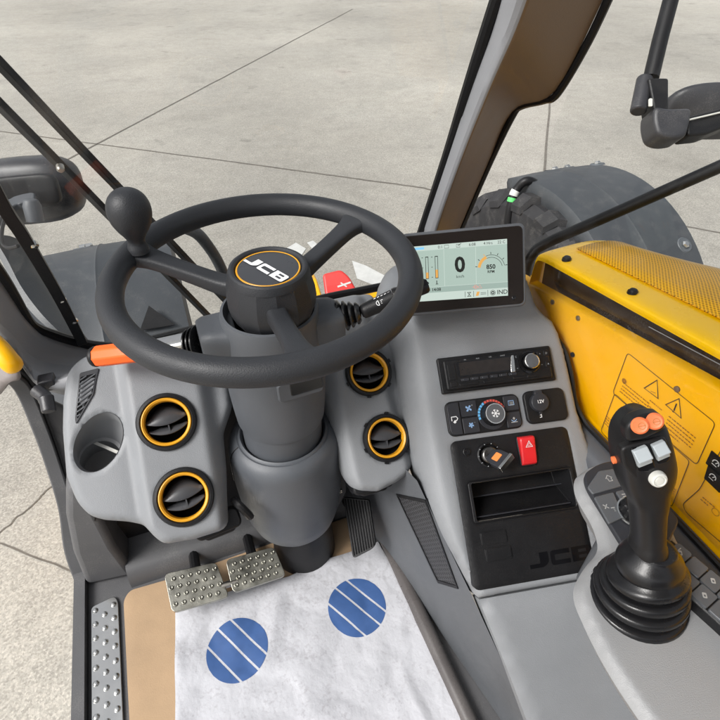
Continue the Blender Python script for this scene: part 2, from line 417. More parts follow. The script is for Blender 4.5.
    def build(s, name, mats, parent=None, bevel=0.0, angle=35, seg=2, sub=0, solid=0.0):
        if isinstance(mats, str): mats = [mats]
        base = np.zeros(3)
        if parent is not None: base = np.array(parent.matrix_basis.translation if parent.parent is None else parent['_base'])
        else: base = np.mean(np.array(s.v), axis=0)
        me = bpy.data.meshes.new(name)
        me.from_pydata([tuple(np.asarray(q) - base) for q in s.v], [], s.f)
        for k in mats: me.materials.append(MATS[k])
        me.polygons.foreach_set('material_index', s.m)
        me.validate(); me.update()
        me.shade_smooth()
        me.set_sharp_from_angle(angle=R(angle))
        ob = bpy.data.objects.new(name, me); scene.collection.objects.link(ob)
        if parent is not None: ob.parent = parent
        else: ob.location = tuple(base)
        ob['_base'] = tuple(float(x) for x in base)
        if sub:
            md = ob.modifiers.new('sub', 'SUBSURF'); md.levels = md.render_levels = sub
        if solid:
            md = ob.modifiers.new('solid', 'SOLIDIFY'); md.thickness = solid; md.offset = -1
        if bevel:
            md = ob.modifiers.new('bevel', 'BEVEL'); md.width = bevel; md.segments = seg; md.limit_method = 'ANGLE'; md.angle_limit = R(40); md.harden_normals = False
        return ob

def thing(name, label, cat, loc, group=None):
    o = bpy.data.objects.new(name, None); scene.collection.objects.link(o)
    o.location = tuple(map(float, loc)); o.empty_display_size = 0.02
    o['label'] = label; o['category'] = cat
    if group: o['group'] = group
    return o
def structure(o): o['kind'] = 'structure'; return o

def seg_dist(P, poly):
    P = np.asarray(P); best = np.full(len(P), 1e9)
    for i in range(len(poly)):
        a, b = np.asarray(poly[i - 1]), np.asarray(poly[i]); ab = b - a; L2 = max(ab @ ab, 1e-12)
        t = np.clip(((P - a) @ ab) / L2, 0, 1); best = np.minimum(best, np.hypot(*(P - a - t[:, None] * ab).T))
    return best
def inside(P, poly):
    P = np.asarray(P); c = np.zeros(len(P), bool)
    for i in range(len(poly)):
        (x1, y1), (x2, y2) = poly[i - 1], poly[i]
        if y1 == y2: continue
        k = ((y1 > P[:, 1]) != (y2 > P[:, 1])) & (P[:, 0] < (x2 - x1) * (P[:, 1] - y1) / (y2 - y1) + x1); c ^= k
    return c
def densify(poly, step):
    o = []
    for i in range(len(poly)):
        a, b = np.asarray(poly[i], float), np.asarray(poly[(i + 1) % len(poly)], float); n = max(1, int(np.linalg.norm(b - a) / step + .5))
        for k in range(n): o.append(tuple(a + (b - a) * k / n))
    return o
def panel(mb, outline, fr, hfun=None, holes=(), rad=0.012, skirt=0.03, skdir=None, step=0.005, m=0, hole_depth=0.012, radfun=None):
    """a moulded shell: a plane outline with rolled edges, a relief hfun(u, v), openings with a lip, and a skirt round the rim"""
    out = densify(outline, step); hs = [densify(h, step * 0.7) for h in holes]
    lo, hi = np.min(out, axis=0), np.max(out, axis=0)
    gx, gy = np.meshgrid(np.arange(lo[0], hi[0], step), np.arange(lo[1], hi[1], step * .87)); gx = gx.copy(); gx[1::2] += step / 2
    G = np.stack([gx.ravel(), gy.ravel()], 1)
    ok = inside(G, out) & (seg_dist(G, out) > step * .55)
    for h in hs: ok &= ~inside(G, h) & (seg_dist(G, h) > step * .5)
    G = G[ok]
    pts = [Vector(p) for p in out]; edges = [(i, (i + 1) % len(out)) for i in range(len(out))]
    loops = [list(range(len(out)))]
    for h in hs:
        b = len(pts); pts += [Vector(p) for p in h]; edges += [(b + i, b + (i + 1) % len(h)) for i in range(len(h))]; loops.append(list(range(b, b + len(h))))
    pts += [Vector(p) for p in G]
    vv, ee, ff, ov, _, _ = geometry.delaunay_2d_cdt(pts, edges, [], 0, 1e-6)
    P = np.array([(q.x, q.y) for q in vv]); F = [tuple(q) for q in ff]
    C = np.array([P[list(q)].mean(0) for q in F]); keep = inside(C, out)
    for h in hs: keep &= ~inside(C, h)
    F = [q for q, k in zip(F, keep) if k]
    first = {}
    for i, src in enumerate(ov):
        for q in src: first.setdefault(q, i)
    d = seg_dist(P, out); rr = np.full(len(P), rad)
    if radfun is not None: rr = np.array([radfun(*q) for q in P])
    t = np.clip((rr - d) / rr, 0, 1); w = -rr * (1 - np.sqrt(np.clip(1 - t * t, 0, 1)))
    for h in hs:
        dh = seg_dist(P, h); r2 = 0.0025; t = np.clip((r2 - dh) / r2, 0, 1); w = w - r2 * (1 - np.sqrt(np.clip(1 - t * t, 0, 1)))
    if hfun is not None: w = w + np.array([hfun(*q) for q in P])
    vs = [fr.p(q[0], q[1], k) for q, k in zip(P, w)]
    sdir = -fr.n if skdir is None else np.asarray(skdir, float)
    n0 = len(vs); fs = list(F)
    for li, lp in enumerate(loops):
        ids = [first[i] for i in lp]; dep = skirt if li == 0 else hole_depth; dr = sdir if li == 0 else -fr.n
        b = len(vs); vs += [vs[i] + dr * dep for i in ids]; n = len(ids)
        for i in range(n):
            j = (i + 1) % n
            fs.append((ids[i], b + i, b + j, ids[j]) if li == 0 else (ids[j], b + j, b + i, ids[i]))
    mb.add(vs, fs, m)
    return lambda u, v: (hfun(u, v) if hfun else 0.0)
def sstep(a, b, x):
    t = min(1.0, max(0.0, (x - a) / (b - a))); return t * t * (3 - 2 * t)

def logo(m, fr, h):
    """J, C and B as heavy slab letters of height h, each drawn as its own block shape"""
    t = h * .30
    def box(u0, u1, v0, v1): m.flat([(u0, v0), (u1, v0), (u1, v1), (u0, v1)], fr, 0)
    def poly(o): m.flat(o, fr, 0)
    wd = h * 1.45; gap = h * .17; x = -(3 * wd + 2 * gap) / 2
    poly(rpoly([(x + wd * .55, h / 2), (x + wd, h / 2), (x + wd, -h * .2), (x + wd * .75, -h / 2), (x, -h / 2), (x, -h / 2 + t * .9), (x + wd * .55, -h / 2 + t * .9)], [0, 0, h * .2, h * .2, 0, 0, h * .08]))
    x += wd + gap
    poly(rpoly([(x, h / 2), (x + wd, h / 2), (x + wd, h / 2 - t), (x + t, h / 2 - t), (x + t, -h / 2 + t), (x + wd, -h / 2 + t), (x + wd, -h / 2), (x, -h / 2)], [h * .24, 0, 0, h * .1, h * .1, 0, 0, h * .24]))
    x += wd + gap
    o = rpoly([(x, -h / 2), (x + wd, -h / 2), (x + wd, 0.0), (x + wd, h / 2), (x, h / 2)], [0, h * .24, h * .0, h * .24, 0])
    poly(o); return x, wd, t

# ================================================================== the setting: concrete yard
GZ = -2.15
mb = MB(); mb.prism([(-90, -60), (90, -60), (90, 160), (-90, 160)], WORLD, GZ - 0.3, GZ)
structure(mb.build('pavement', 'concrete'))
gf = Frame((0, 0, GZ), (1, 0, 0), (0, 0, 1))
mat('joint_fill', (0.15, 0.135, 0.115), 0.9, var=0.3, vscale=20)
def gpx(x, y): return A(x, y, 2, GZ)[:2]
def ext(a, b, k0, k1):
    a, b = np.asarray(a), np.asarray(b); return a + (a - b) * k0, b + (b - a) * k1
def wob(a, b, amp, n):
    a, b = np.asarray(a, float), np.asarray(b, float); q = unit(b - a); q = np.array([-q[1], q[0]])
    return [a + (b - a) * i / n + q * (rng.normal() * amp if 0 < i < n else 0) for i in range(n + 1)]
mb = MB()
for (p, q, k0, k1, wd) in ((gpx(190, 95), gpx(63, 162), 3, .9, .024), (gpx(27, 135), gpx(240, 163), 3, 0, .02), (gpx(240, 163), gpx(423, 188), 0, 0, .024),
                           (gpx(423, 188), gpx(480, 202), 0, .15, .024), (gpx(693, 228), gpx(720, 233), 2.6, 12, .02), (gpx(551, 88), gpx(545, 160), 3, .3, .024)):
    a, b = ext(p, q, k0, k1); mb.path(wob(a, b, .0025, 30), wd, gf, .004)
structure(mb.build('pavement_joint', 'joint_fill'))
mb = MB()
mb.path(wob(*ext(gpx(0, 545), gpx(84, 575), 2, 1), .004, 24), .007, gf, .004)
mb.path(resample([np.append(q, 0) for q in (gpx(-60, 565), gpx(0, 532), gpx(14, 520), gpx(30, 508), gpx(44, 494), gpx(57, 483), gpx(75, 474))], 5) and
        [q[:2] + rng.normal(size=2) * .003 for q in resample([np.append(q, 0) for q in (gpx(-60, 565), gpx(0, 532), gpx(14, 520), gpx(30, 508), gpx(44, 494), gpx(57, 483), gpx(75, 474))], 5)], .006, gf, .004)
structure(mb.build('pavement_crack', 'joint_fill'))
mb = MB()
mb.flat([gpx(*q) for q in ((352, 261), (366, 266), (396, 282), (383, 289), (357, 279))], gf, .004)
mb.flat([gpx(*q) for q in ((286, 249), (296, 243), (306, 249), (300, 258))], gf, .004)
mb.flat([gpx(*q) for q in ((307, 243), (313, 241), (330, 255), (318, 256))], gf, .004)
structure(mb.build('road_marking', 'white_paint'))

# ================================================================== left and right front wheels with their mudguards
AXY, AXZ, RF = 1.72, -1.62, 0.69
def mudguard(root, x0, x1, a0, a1, mir=1):
    secs = []; n = 26; prof = [(0.0, -0.10), (0.0, -0.012), (0.012, 0.0), (0.3, 0.004), (0.44, 0.005), (0.452, 0.0085), (0.464, 0.005), (0.7, 0.004), (0.985, 0.0), (1.0, -0.014), (1.0, -0.075)]
    for k in range(n + 1):
        a = a0 + (a1 - a0) * k / n
        secs.append([V(x0 + (x1 - x0) * u, AXY + (RF + h) * math.cos(a), AXZ + (RF + h) * math.sin(a)) for u, h in prof])
    m = MB(); m.loft(secs, closed=False, cap=False); m.build('mudguard', 'fender_plastic', root, solid=0.008, angle=40)
def on_guard(x, a, h=0.0): return V(x, AXY + (RF + h) * math.cos(a), AXZ + (RF + h) * math.sin(a))
def guard_bolts(root, spots):
    for x, a in spots:
        nrm = V(0, math.cos(a), math.sin(a)); fr = Frame(on_guard(x, a, 0.008), (1, 0, 0), nrm)
        m = MB(); m.lathe([(0.036, -.002), (0.030, .005), (0.022, .002)], fr, 20, cap1=True)
        m.lathe([(0.016, .001), (0.016, .010), (0.010, .016)], fr, 6, 1, cap1=True); m.build('bolt', ['flange_plastic', 'chrome'], root)
def tyre(root, x0, x1, r):
    m = MB(); c = Frame(V((x0 + x1) / 2, AXY, AXZ), (0, 1, 0), (1, 0, 0)); h = (x1 - x0) / 2
    m.lathe([(r * .50, -h * .8), (r * .72, -h), (r * .9, -h * .97), (r * .955, -h * .8), (r * .965, 0), (r * .955, h * .8), (r * .9, h * .97), (r * .72, h), (r * .5, h * .8)], c, 72)
    nl = 22
    for k in range(nl):
        for sgn in (-1, 1):
            a = 2 * math.pi * (k + (0.5 if sgn > 0 else 0)) / nl
            secs = []
            for j in range(7):
                t = j / 6; hh = sgn * h * (1.01 - 1.03 * t); aa = a + 0.22 * t ** 1.1; wd = 0.052 + 0.018 * (1 - t); rl = r * (0.90 + 0.07 * min(1, t * 6)) ; rt = r * (0.93 + 0.07 * min(1, t * 6))
                secs.append([c.p((q) * math.cos(aa + s / r), (q) * math.sin(aa + s / r), hh) for s, q in ((-wd / 2 - .008, rl - .01), (-wd / 2, rt), (wd / 2, rt), (wd / 2 + .008, rl - .01))])
            m.loft(secs)
    m.build('tyre', 'tyre_rubber', root, angle=30)
    m = MB(); m.lathe([(r * .52, -h * .75), (r * .49, -h * .5), (r * .2, -h * .4), (0.02, -h * .4)], c, 48); m.lathe([(r * .52, h * .75), (r * .49, h * .5), (r * .2, h * .4), (0.02, h * .4)], c, 48)
    m.build('rim', 'yellow_paint', root)
def guard_at(x, y, x0, x1):
    best = None
    for xg in np.linspace(x0, x1, 60):
        for a in np.linspace(R(45), R(165), 240):
            p = on_guard(xg, a); d = p @ FW; e = (360 + FPX * (p @ RT) / d - x) ** 2 + (360 - FPX * (p @ UP) / d - y) ** 2
            if best is None or e < best[0]: best = (e, xg, a)
    return best[1:]
fl = thing('front_wheel', 'front wheel under the grey mudguard seen through the windscreen, behind the wiper arms', 'wheel', (-.25, AXY, GZ))
mudguard(fl, -.465, -.02, R(58), R(175))
guard_bolts(fl, [guard_at(80, 232, -.46, -.03), guard_at(85, 226, -.46, -.03)])
tyre(fl, -.44, -.04, .60)
fr_ = thing('front_wheel', 'front wheel beyond the yellow bonnet, lugged black tyre under a ribbed grey mudguard', 'wheel', (1.73, AXY, GZ))
mudguard(fr_, 1.5, 1.95, R(66), R(170))
guard_bolts(fr_, [guard_at(554, 165, 1.5, 1.95), guard_at(567, 168.5, 1.5, 1.95), guard_at(597, 164, 1.5, 1.95), guard_at(682, 246, 1.5, 1.95)])
tyre(fr_, 1.42, 1.90, .655)

# hose on the right wheel
hz = thing('hydraulic_hose', 'black hose with a green tape band dropping behind the mudguard beyond the display', 'hose', D(506, 220, 2.2))
hp = resample([V(1.64, 1.84, -1.03), A(530, 181, 0, 1.50), A(517, 189, 0, 1.455), A(511, 204, 0, 1.43), A(508, 222, 0, 1.42), A(507, 250, 0, 1.42), A(508, 275, 0, 1.42)], 8)
m = MB(); m.tube(hp, .019, 14); m.build('hose', 'black_plastic', hz)
m = MB(); m.tube(hp[17:21], .0205, 14, closed=False, m=0); m.tube(hp[21:24], .0207, 14, m=1); m.build('tape', ['white_paint', 'green_tape'], hz)

# ================================================================== the cab: floor, pillars, windows
DF = Frame((-.072, .58, -.565), (1, 0, 0), (0, -.664, .747))
WSN = unit(V(0, 1, 0.425)); WSP = V(0.455, 0.78, -0.456)          # the leaning windscreen plane
def ws(x, y, off=0.0): return PL(x, y, WSP + WSN * off, WSN)
FZ = -1.0
cab = thing('cab_frame', 'grey cab interior of floor, pillars and sills around the controls', 'vehicle cab', (0.08, 0.45, FZ - .05))
m = MB()
m.prism(rpoly([(-.318, -.3), (.36, -.3), (.36, .86), (-.318, .86)], .02), WORLD, FZ - .04, FZ - .004)
m.build('floor_pan', 'dark_plastic', cab, bevel=.006)
m = MB(); m.prism(rpoly([(-.334, -.3), (-.314, -.3), (-.314, .76), (-.334, .80)], .006), WORLD, FZ - .06, FZ + .012); m.build('floor_edge', 'dark_plastic', cab, bevel=.004)
# toe board: a rounded step and the sloping board above it
m = MB()
prof = resample([V(.612, FZ - .004, 0), V(.618, FZ + .018, 0), V(.632, FZ + .034, 0), V(.66, FZ + .038, 0), V(.672, FZ + .04, 0)], 5)
secs = [[V(x, q[0], q[1]) for q in prof] + [V(x, .70, FZ + .05), V(x, .82, FZ + .34), V(x, .84, FZ + .34), V(x, .84, FZ - .004)] for x in np.linspace(-.235, .27, 12)]
m.loft(secs); m.build('toe_board', 'dark_plastic', cab, angle=30)
m = MB(); m.loft([[V(x0_, y0_, z_), V(x0_ + .09 - k_ * .02, y0_ - .012, z_), V(x0_ + .10, .86, z_), V(x0_, .86, z_)] for k_, (x0_, y0_, z_) in enumerate(((-.316, .645, FZ - .002), (-.306, .650, FZ + .10), (-.285, .655, FZ + .20), (-.262, .66, FZ + .27)))]); m.build('kick_panel', 'dark_plastic', cab, bevel=.012, seg=3)
m = MB(); m.prism(rpoly([(-.255, -.955), (.36, -.955), (.36, -.60), (.20, -.52), (-.02, -.50), (-.20, -.56)], .02), Frame((0, .70, 0), (1, 0, 0), (0, -1, 0)), 0, .012); m.build('bulkhead', 'black_plastic', cab, bevel=.003)
# dotted steel foot plate
fp = Frame((-.283, .52, FZ - .003), (1, 0, 0), (0, 0, 1))
m = MB(); m.prism(rpoly([(-.024, .078), (.018, .085), (.024, .07), (.024, -.16), (-.024, -.16)], .008), fp, 0, .004)
for i in range(3):
    for j in range(9):
        f2 = fp.at(-.016 + i * .016, .068 - j * .026 - (.013 if i == 1 else 0), .004); m.lathe([(.0052, 0), (.0046, .0022), (.003, .003)], f2, 14, cap1=True)
m.build('foot_plate', 'chrome', cab, bevel=.001)
# tunnel edge moulding along the foot of the console
m = MB(); m.tube(resample([V(.262, .72, FZ + .006), V(.258, .6, FZ + .006), V(.258, .4, FZ + .006), V(.258, .1, FZ + .006), V(.258, -.2, FZ + .006)], 4), .0135, 14); m.build('floor_moulding', 'moulding', cab)
# lower windscreen corner and left pillar panel
m = MB()
top = [ws(*q) for q in ((-30, 245), (0, 284), (14, 306), (28, 327), (44, 337), (70, 345), (95, 351), (118, 356))]
mid = [ws(*q) + V(.0, -.035, -.004) for q in ((-42, 262), (-6, 300), (8, 322), (22, 342), (42, 354), (66, 358), (92, 360), (114, 361))]
low = [D(-50, 285, .80), D(-14, 316, .78), D(6, 344, .77), D(30, 386, .77), D(46, 386, .765), D(62, 384, .765), D(68, 372, .765), D(96, 362, .765)]
bot = [q + V(.01, .05, -.06) for q in low]
G = []
for row in (top, mid, low, bot): G.append(row)
m.loft(G, closed=False, cap=False); m.build('pillar_panel', 'pillar_grey', cab, sub=2, solid=.006)
m = MB()
G = [[D(-50, 290, .79), D(-12, 318, .775), D(8, 350, .768), D(27, 384, .768)], [D(-90, 330, .77), D(-60, 345, .755), D(-20, 366, .75), D(8, 378, .752)], [D(-110, 350, .80), D(-80, 380, .80), D(-30, 392, .80), D(6, 396, .80)]]
m.loft([[np.asarray(q) for q in row] for row in G], closed=False, cap=False); m.build('door_post_trim', 'mauve_trim', cab, sub=2, solid=.006)
# rubber seal round the foot of the windscreen
sl = [ws(*q, .004) for q in ((-60, 190), (-30, 232), (0, 274), (14, 297), (27, 320), (36, 328), (48, 333), (70, 340), (98, 346), (130, 345), (200, 328), (270, 311), (330, 297), (360, 291), (400, 281), (412, 262), (423, 228), (446, 160), (467, 92), (490, 20), (510, -40))]
m = MB(); m.tube(resample(sl, 6), .0085, 10); m.build('windscreen_seal', 'black_plastic', cab)
m = MB(); o = [ws(*q, .012) for q in ((-120, 110), (-30, 232), (27, 322), (48, 334), (98, 347), (200, 329), (330, 298), (400, 282), (423, 228), (467, 92), (510, -40), (300, -100), (0, -60))]
m.add(o, [tuple(range(len(o)))]); g = m.build('windscreen', 'windscreen_glass', cab)
# narrow left-hand post with its fasteners
post = [ws(*q, -.002) for q in ((-60, 82), (0, 200), (20, 231), (40, 264), (60, 299), (82, 342))]
m = MB(); m.tube(resample(post, 5), .0075, 4, flat=[(-1, -.9), (1, -.9), (1, .9), (-1, .9)]); m.tube(resample([q + V(.006, -.004, 0) for q in post], 5), .0022, 8, m=1)
m.build('window_post', ['black_plastic', 'mid_plastic'], cab, bevel=.001)
for q in ((35, 245), (63, 300), (75, 321)):
    m = MB(); m.lathe([(.0055, 0), (.0055, .006), (.003, .009)], Frame(ws(*q, -.002), (1, 0, 0), -FW), 14, cap1=True); m.build('fastener', 'chrome', cab)
# right-hand pillar: pale inner band, brown side, and the rail trim at its head
def strip(pa, pb, n=8):
    return [[np.asarray(a), np.asarray(b)] for a, b in zip(pa, pb)]
e0 = [ws(*q, -.004) for q in ((416, 262), (424, 230), (446, 164), (470, 92), (492, 30), (506, -20))]
e1 = [ws(*q, -.035) for q in ((430, 262), (437, 230), (460, 164), (489, 92), (516, 30), (534, -20))]
e2 = [q + V(.055, -.015, 0) for q in [ws(*p, -.02) for p in ((432, 266), (439, 234), (463, 166), (494, 92), (523, 28), (543, -22))]]
e3 = [A(x, y, 0, .55) for x, y in ((447, 262), (459, 232), (487, 167), (513, 112), (556, 92), (614, -20))]
e0, e1, e3 = [resample(e, 6) for e in (e0, e1, e3)]
m = MB(); b0 = [q * 1.05 + V(.006, 0, 0) for q in e0]; b3 = [q + V(0, .045, 0) for q in e3]
n = len(e0); secs = [[e0[i], e0[i] * .35 + e1[i] * .65 + V(-.004, -.004, 0), e1[i], e3[i], b3[i], b0[i]] for i in range(n)]
vs = [q for s_ in secs for q in s_]; fs = []; ms = []
for i in range(n - 1):
    for k in range(6): fs.append((i * 6 + k, i * 6 + (k + 1) % 6, (i + 1) * 6 + (k + 1) % 6, (i + 1) * 6 + k)); ms.append(1 if k == 2 else 0)
m.v = [tuple(q) for q in vs]; m.f = fs; m.m = ms
m.build('pillar', ['pillar_grey', 'brown_trim'], cab, bevel=.004, angle=30)
m = MB(); m.tube(resample([A(448, 262, 0, .552), A(460, 232, 0, .552), A(488, 167, 0, .552), A(512, 117, 0, .552), A(522, 106, 0, .552), A(545, 100, 0, .552), A(558, 93, 0, .552), A(588, 42, 0, .552), A(617, -20, 0, .552)], 6), .0055, 8)
m.build('window_seal', 'black_plastic', cab)
m = MB(); m.add([V(.552, .74, -.628), V(.552, -.5, -.628), V(.552, -.5, .3), V(.552, .52, .3)], [(0, 1, 2, 3)]); m.build('side_window', 'window_glass', cab)
# sill under the side window
m = MB(); sp_ = [(.503, -.75), (.503, -.668), (.507, -.650), (.517, -.640), (.535, -.636), (.551, -.636), (.551, -.75)]
m.loft([[V(x, y, z) for x, z in sp_] for y in (.425, .40, .2, 0, -.35)]); m.build('window_sill', 'sill_plastic', cab, angle=40)
m = MB(); m.loft([[V(x, y, z) for x, z in ((.500, -.672), (.504, -.672), (.512, -1.0), (.50, -1.0))] for y in (.43, .2, -.35)]); m.build('side_trim', 'switch_grey', cab)
m = MB(); m.tube(resample([V(.547, .72, -.60), V(.548, .60, -.565), V(.545, .515, -.548), V(.541, .47, -.575), V(.538, .42, -.625), V(.540, .3, -.6325), V(.540, -.3, -.6325)], 5), .0045, 8); m.build('sill_seal', 'black_plastic', cab)
m = MB(); m.prism(rpoly([(-.38, -1.0), (.60, -1.0), (.60, .42), (-.38, .42)], .08), WORLD, .46, .52); m.build('shade_roof', 'pillar_grey', cab, bevel=.02, seg=3)  # unseen roof, added to block light and darken the footwell and right side
m = MB(); m.prism([(-.36, -1.0), (.58, -1.0), (.58, -.96), (-.36, -.96)], WORLD, -1.0, -.05); m.build('shade_rear_wall', 'mid_plastic', cab)  # unseen wall behind the eye, added with the roof to block light
# left door frame and latch
m = MB(); dp = resample([A(-40, 340, 0, -.30), A(8, 372, 0, -.30), A(24, 388, 0, -.30), A(40, 425, 0, -.30), A(52, 458, 0, -.302), A(66, 505, 0, -.308), V(-.325, .70, -.95), V(-.325, .66, -1.03)], 6)
m.tube(dp, .0125, 4, flat=[(-1, -.8), (1, -.8), (1, .8), (-1, .8)]); m.tube([q + V(.016, .004, .002) for q in dp], .009, 8, m=1); m.build('door_frame', ['dark_plastic', 'black_plastic'], cab, bevel=.003)
m = MB(); pl_l = [DF.p(u + .072, v, -.045) for u, v in ((-.203, .036), (-.206, .02), (-.211, .0), (-.214, -.03), (-.211, -.06), (-.203, -.085), (-.196, -.098))]
pl_o = resample([dp[14], dp[17], dp[20], dp[23], dp[26], dp[30], dp[35]], 1)[:7]
m.loft([[a, a * .5 + b * .5 + V(.01, .02, -.02), b] for a, b in zip([q + V(.012, .012, 0) for q in pl_o], pl_l)], closed=False, cap=False); m.build('pod_side_trim', 'black_plastic', cab, solid=.003)
lt = MB(); lt.tube([D(36, 390, .78), D(44, 396, .775), D(47, 402, .77)], .010, 12); lt.tube([D(46, 396, .77), D(49, 412, .765)], [.010, .0095], 16); lt.box(*sorted((D(40, 390, .79)[0], D(56, 390, .79)[0])), D(40, 390, .79)[1], D(40, 390, .79)[1] + .02, D(40, 396, .79)[2], D(40, 396, .79)[2] + .02)
lt.build('door_latch', 'mirror_shell', cab, bevel=.002)
# yellow grab handle
gh = MB(); gp = resample([D(-60, 312, .70), D(-25, 330, .695), D(-4, 346, .69), D(9, 361, .69), D(17, 369, .70)], 6); gh.tube(gp, [.0130] * 20 + [.0128, .0122, .0112, .009, .004], 16); gh.build('grab_handle', 'yellow_paint', cab)

# ================================================================== dashboard
dash = thing('dashboard', 'moulded grey dashboard with four yellow ringed air vents wrapped around the steering column', 'dashboard', (.15, .6, FZ))
CF = Frame((.333, .536, -.537), (.981, -.192, 0), (-.12, -.613, .781))
mm_ = .001
outline = [(-190, 109), (-204, 67), (-213, 27), (-221, -35), (-215, -76), (-202, -99), (-184, -110), (-155, -121), (-136, -132), (-124, -150), (-114, -164), (-72, -170), (-25, -170), (-18, -130), (-9, -89), (-1, -36), (22, 0), (27, 40), (85, 62), (150, 40), (157, -24), (161, -57), (159, -149), (168, -174), (202, -186), (237, -181), (262, -172), (274, -163), (285, -120), (293, -78), (300, 11), (300, 60), (288, 128), (150, 128), (40, 126), (-67, 126), (-133, 132), (-172, 124)]
rads = [14, 5, 5, 5, 14, 10, 5, 8, 6, 6, 12, 5, 14, 4, 6, 8, 8, 6, 20, 6, 6, 5, 12, 12, 5, 5, 8, 6, 3, 3, 3, 3, 12, 3, 3, 3, 3, 12]
outline = [(a * mm_, b * mm_) for a, b in outline]
outline = rpoly(outline, [r_ * mm_ for r_ in rads], 4)
VENTS = [(-.072, 0.0), (-.073, -.108), (.308 - .072 + .0, -.004), (.306 - .072, -.109)]
VENTS = [(0.0, 0.0), (-.001, -.108), (.308, -.004), (.307, -.110)]
outline = [(a + .072, b) for a, b in outline]
def dash_h(u, v):
    u0 = u - .072
    cl = -.106 - .063 * (.085 - v) / .9 * .9 - .0; cl = -.1065 + (v - .085) * .068
    cr = -.029 + (v + .04) * .085
    a = sstep(cl - .020, cl + .001, u0); b = 1 - sstep(cr, cr + .028, u0)
    w = 0.0
    if u0 < .09:
        w = -.017 * (1 - a) - .020 * (1 - b) - .02 * sstep(.0, .3, max(0, -.13 - u0)) * 1
        w -= .12 * max(0, -.15 - u0) ** 1.25
    else:
        dl = .187 + (v + .03) * .075; dr = .268 - .0 * v
        a = sstep(dl - .030, dl, u0); b = 1 - sstep(dr - .018, dr + .006, u0)
        w = -.016 * (1 - a) - .014 * (1 - b)
    if v > .07: w -= 3.2 * (v - .07) ** 2
    return w
holes = [[(u + .036 * math.cos(a), v + .036 * math.sin(a)) for a in np.linspace(0, 2 * math.pi, 44, endpoint=False)] for u, v in VENTS]
cc = np.mean([DF.px(70, 450), DF.px(119, 425), DF.px(105, 417), DF.px(84, 477)], axis=0)
CUPA = R(52)
cup = []
for a in np.linspace(0, 2 * math.pi, 48, endpoint=False):
    x, y = .0435 * math.cos(a), .0300 * math.sin(a); cup.append((cc[0] + x * math.cos(CUPA) - y * math.sin(CUPA), cc[1] + x * math.sin(CUPA) + y * math.cos(CUPA)))
holes.append(cup)
gro = [DF.px(*q) for q in ((76, 371), (96, 366), (91, 393), (72, 424), (71, 418))]
m = MB(); panel(m, outline, DF, dash_h, holes, rad=.013, skirt=.022, step=.0046, hole_depth=.02); m.build('dash_shell', 'grey_plastic', dash, angle=50)

VANG = [R(1), R(3), R(-5), R(-6)]
VSC = [1.03, 1.03, .94, .94]
for (u, v), va, vs_ in zip(VENTS, VANG, VSC):
    vf = DF.at(u, v, dash_h(u, v), va)
    vf.ex = vf.ex * vs_; vf.ey = vf.ey * vs_
    m = MB(); m.lathe([(.0400, -.006), (.0400, .003), (.0385, .0058), (.0350, .0066), (.0335, .005), (.0335, -.002)], vf, 48)
    for k in range(6):
        f2 = vf.at(0, 0, 0, R(60 * k + 20)); m.rbox(f2, .0388, 0, .003, .006, -.004, .0035, .0006)
    m.lathe([(.0336, .002), (.0330, -.012), (.027, -.034), (.006, -.040)], vf, 40, cap1=True, m=1)
    av = m.build('air_vent', ['black_plastic', 'dark_void'], dash)
    m = MB(); m.lathe([(.0334, .0035), (.0326, .0060), (.0315, .0066), (.0292, .0050), (.0282, .0005), (.0282, -.006)], vf, 48); m.build('ring', 'yellow_ring', av)
    def blade(v0, sag, rise, dep, half):
        vs = []; fs = []; n = 16
        for i in range(n + 1):
            t = -1 + 2 * i / n; x = half * t
            yf = v0 - sag * (1 - t * t); yb = v0 + rise * (1 - t * t) + .002
            for (y, w) in ((yf, .0005 - .001 * t * t), ((yf + yb) / 2 + .0015, -dep * .45), (yb, -dep)): vs.append(vf.p(x, y, w))
        for i in range(n):
            for k in range(2): fs.append((i * 3 + k, (i + 1) * 3 + k, (i + 1) * 3 + k + 1, i * 3 + k + 1))
        q = MB(); q.add(vs, fs); return q
    blade(.004, .0075, .019, .016, .0275).build('blade', 'vent_blade', av, solid=.0016)
    blade(-.008, .0085, .004, .018, .0255).build('blade', 'vent_blade', av, solid=.0016)
    m = MB(); m.rbox(vf, .001, -.0085, .0018, .012, -.012, -.002, .0005); m.build('louvre_link', 'vent_blade', av)
# cup holder: a canted well with a step and a lower ring
wd = unit(-DF.n * .62 + V(0, 0, -1) * .75 + V(-.12, .1, 0)); secs = []
base_h = dash_h(cc[0], cc[1])
ring0 = [DF.p(a, b, dash_h(a, b) - .001) for a, b in cup]
c0 = np.mean(ring0, axis=0)
cupf = Frame(c0, DF.p(math.cos(CUPA), math.sin(CUPA)) - DF.o, -wd)
m = MB()
r1 = [q + wd * .028 for q in ring0]; c1 = np.mean(r1, axis=0)
def circ(dep, r, du=0, dv=0): return [cupf.p(du + r * math.cos(a), dv + r * math.sin(a) * .97, -dep) for a in np.linspace(0, 2 * math.pi, 48, endpoint=False)]
def align(ring, ref):
    k = min(range(48), key=lambda i: sum(np.linalg.norm(ring[(i + j * 12) % 48] - ref[j * 12]) for j in range(4))); return [ring[(k + j) % 48] for j in range(48)]
rs = [ring0, r1]
for dep, r, du, dv in ((.046, .0315, -.008, 0), (.047, .0285, -.010, 0), (.078, .0265, -.012, 0), (.079, .018, -.012, 0)): rs.append(align(circ(dep, r, du, dv), ring0))
m.loft(rs, closed=True, cap=False); m.add(rs[-1], [tuple(range(48))])
m.build('cup_holder', 'cup_plastic', dash, angle=40)
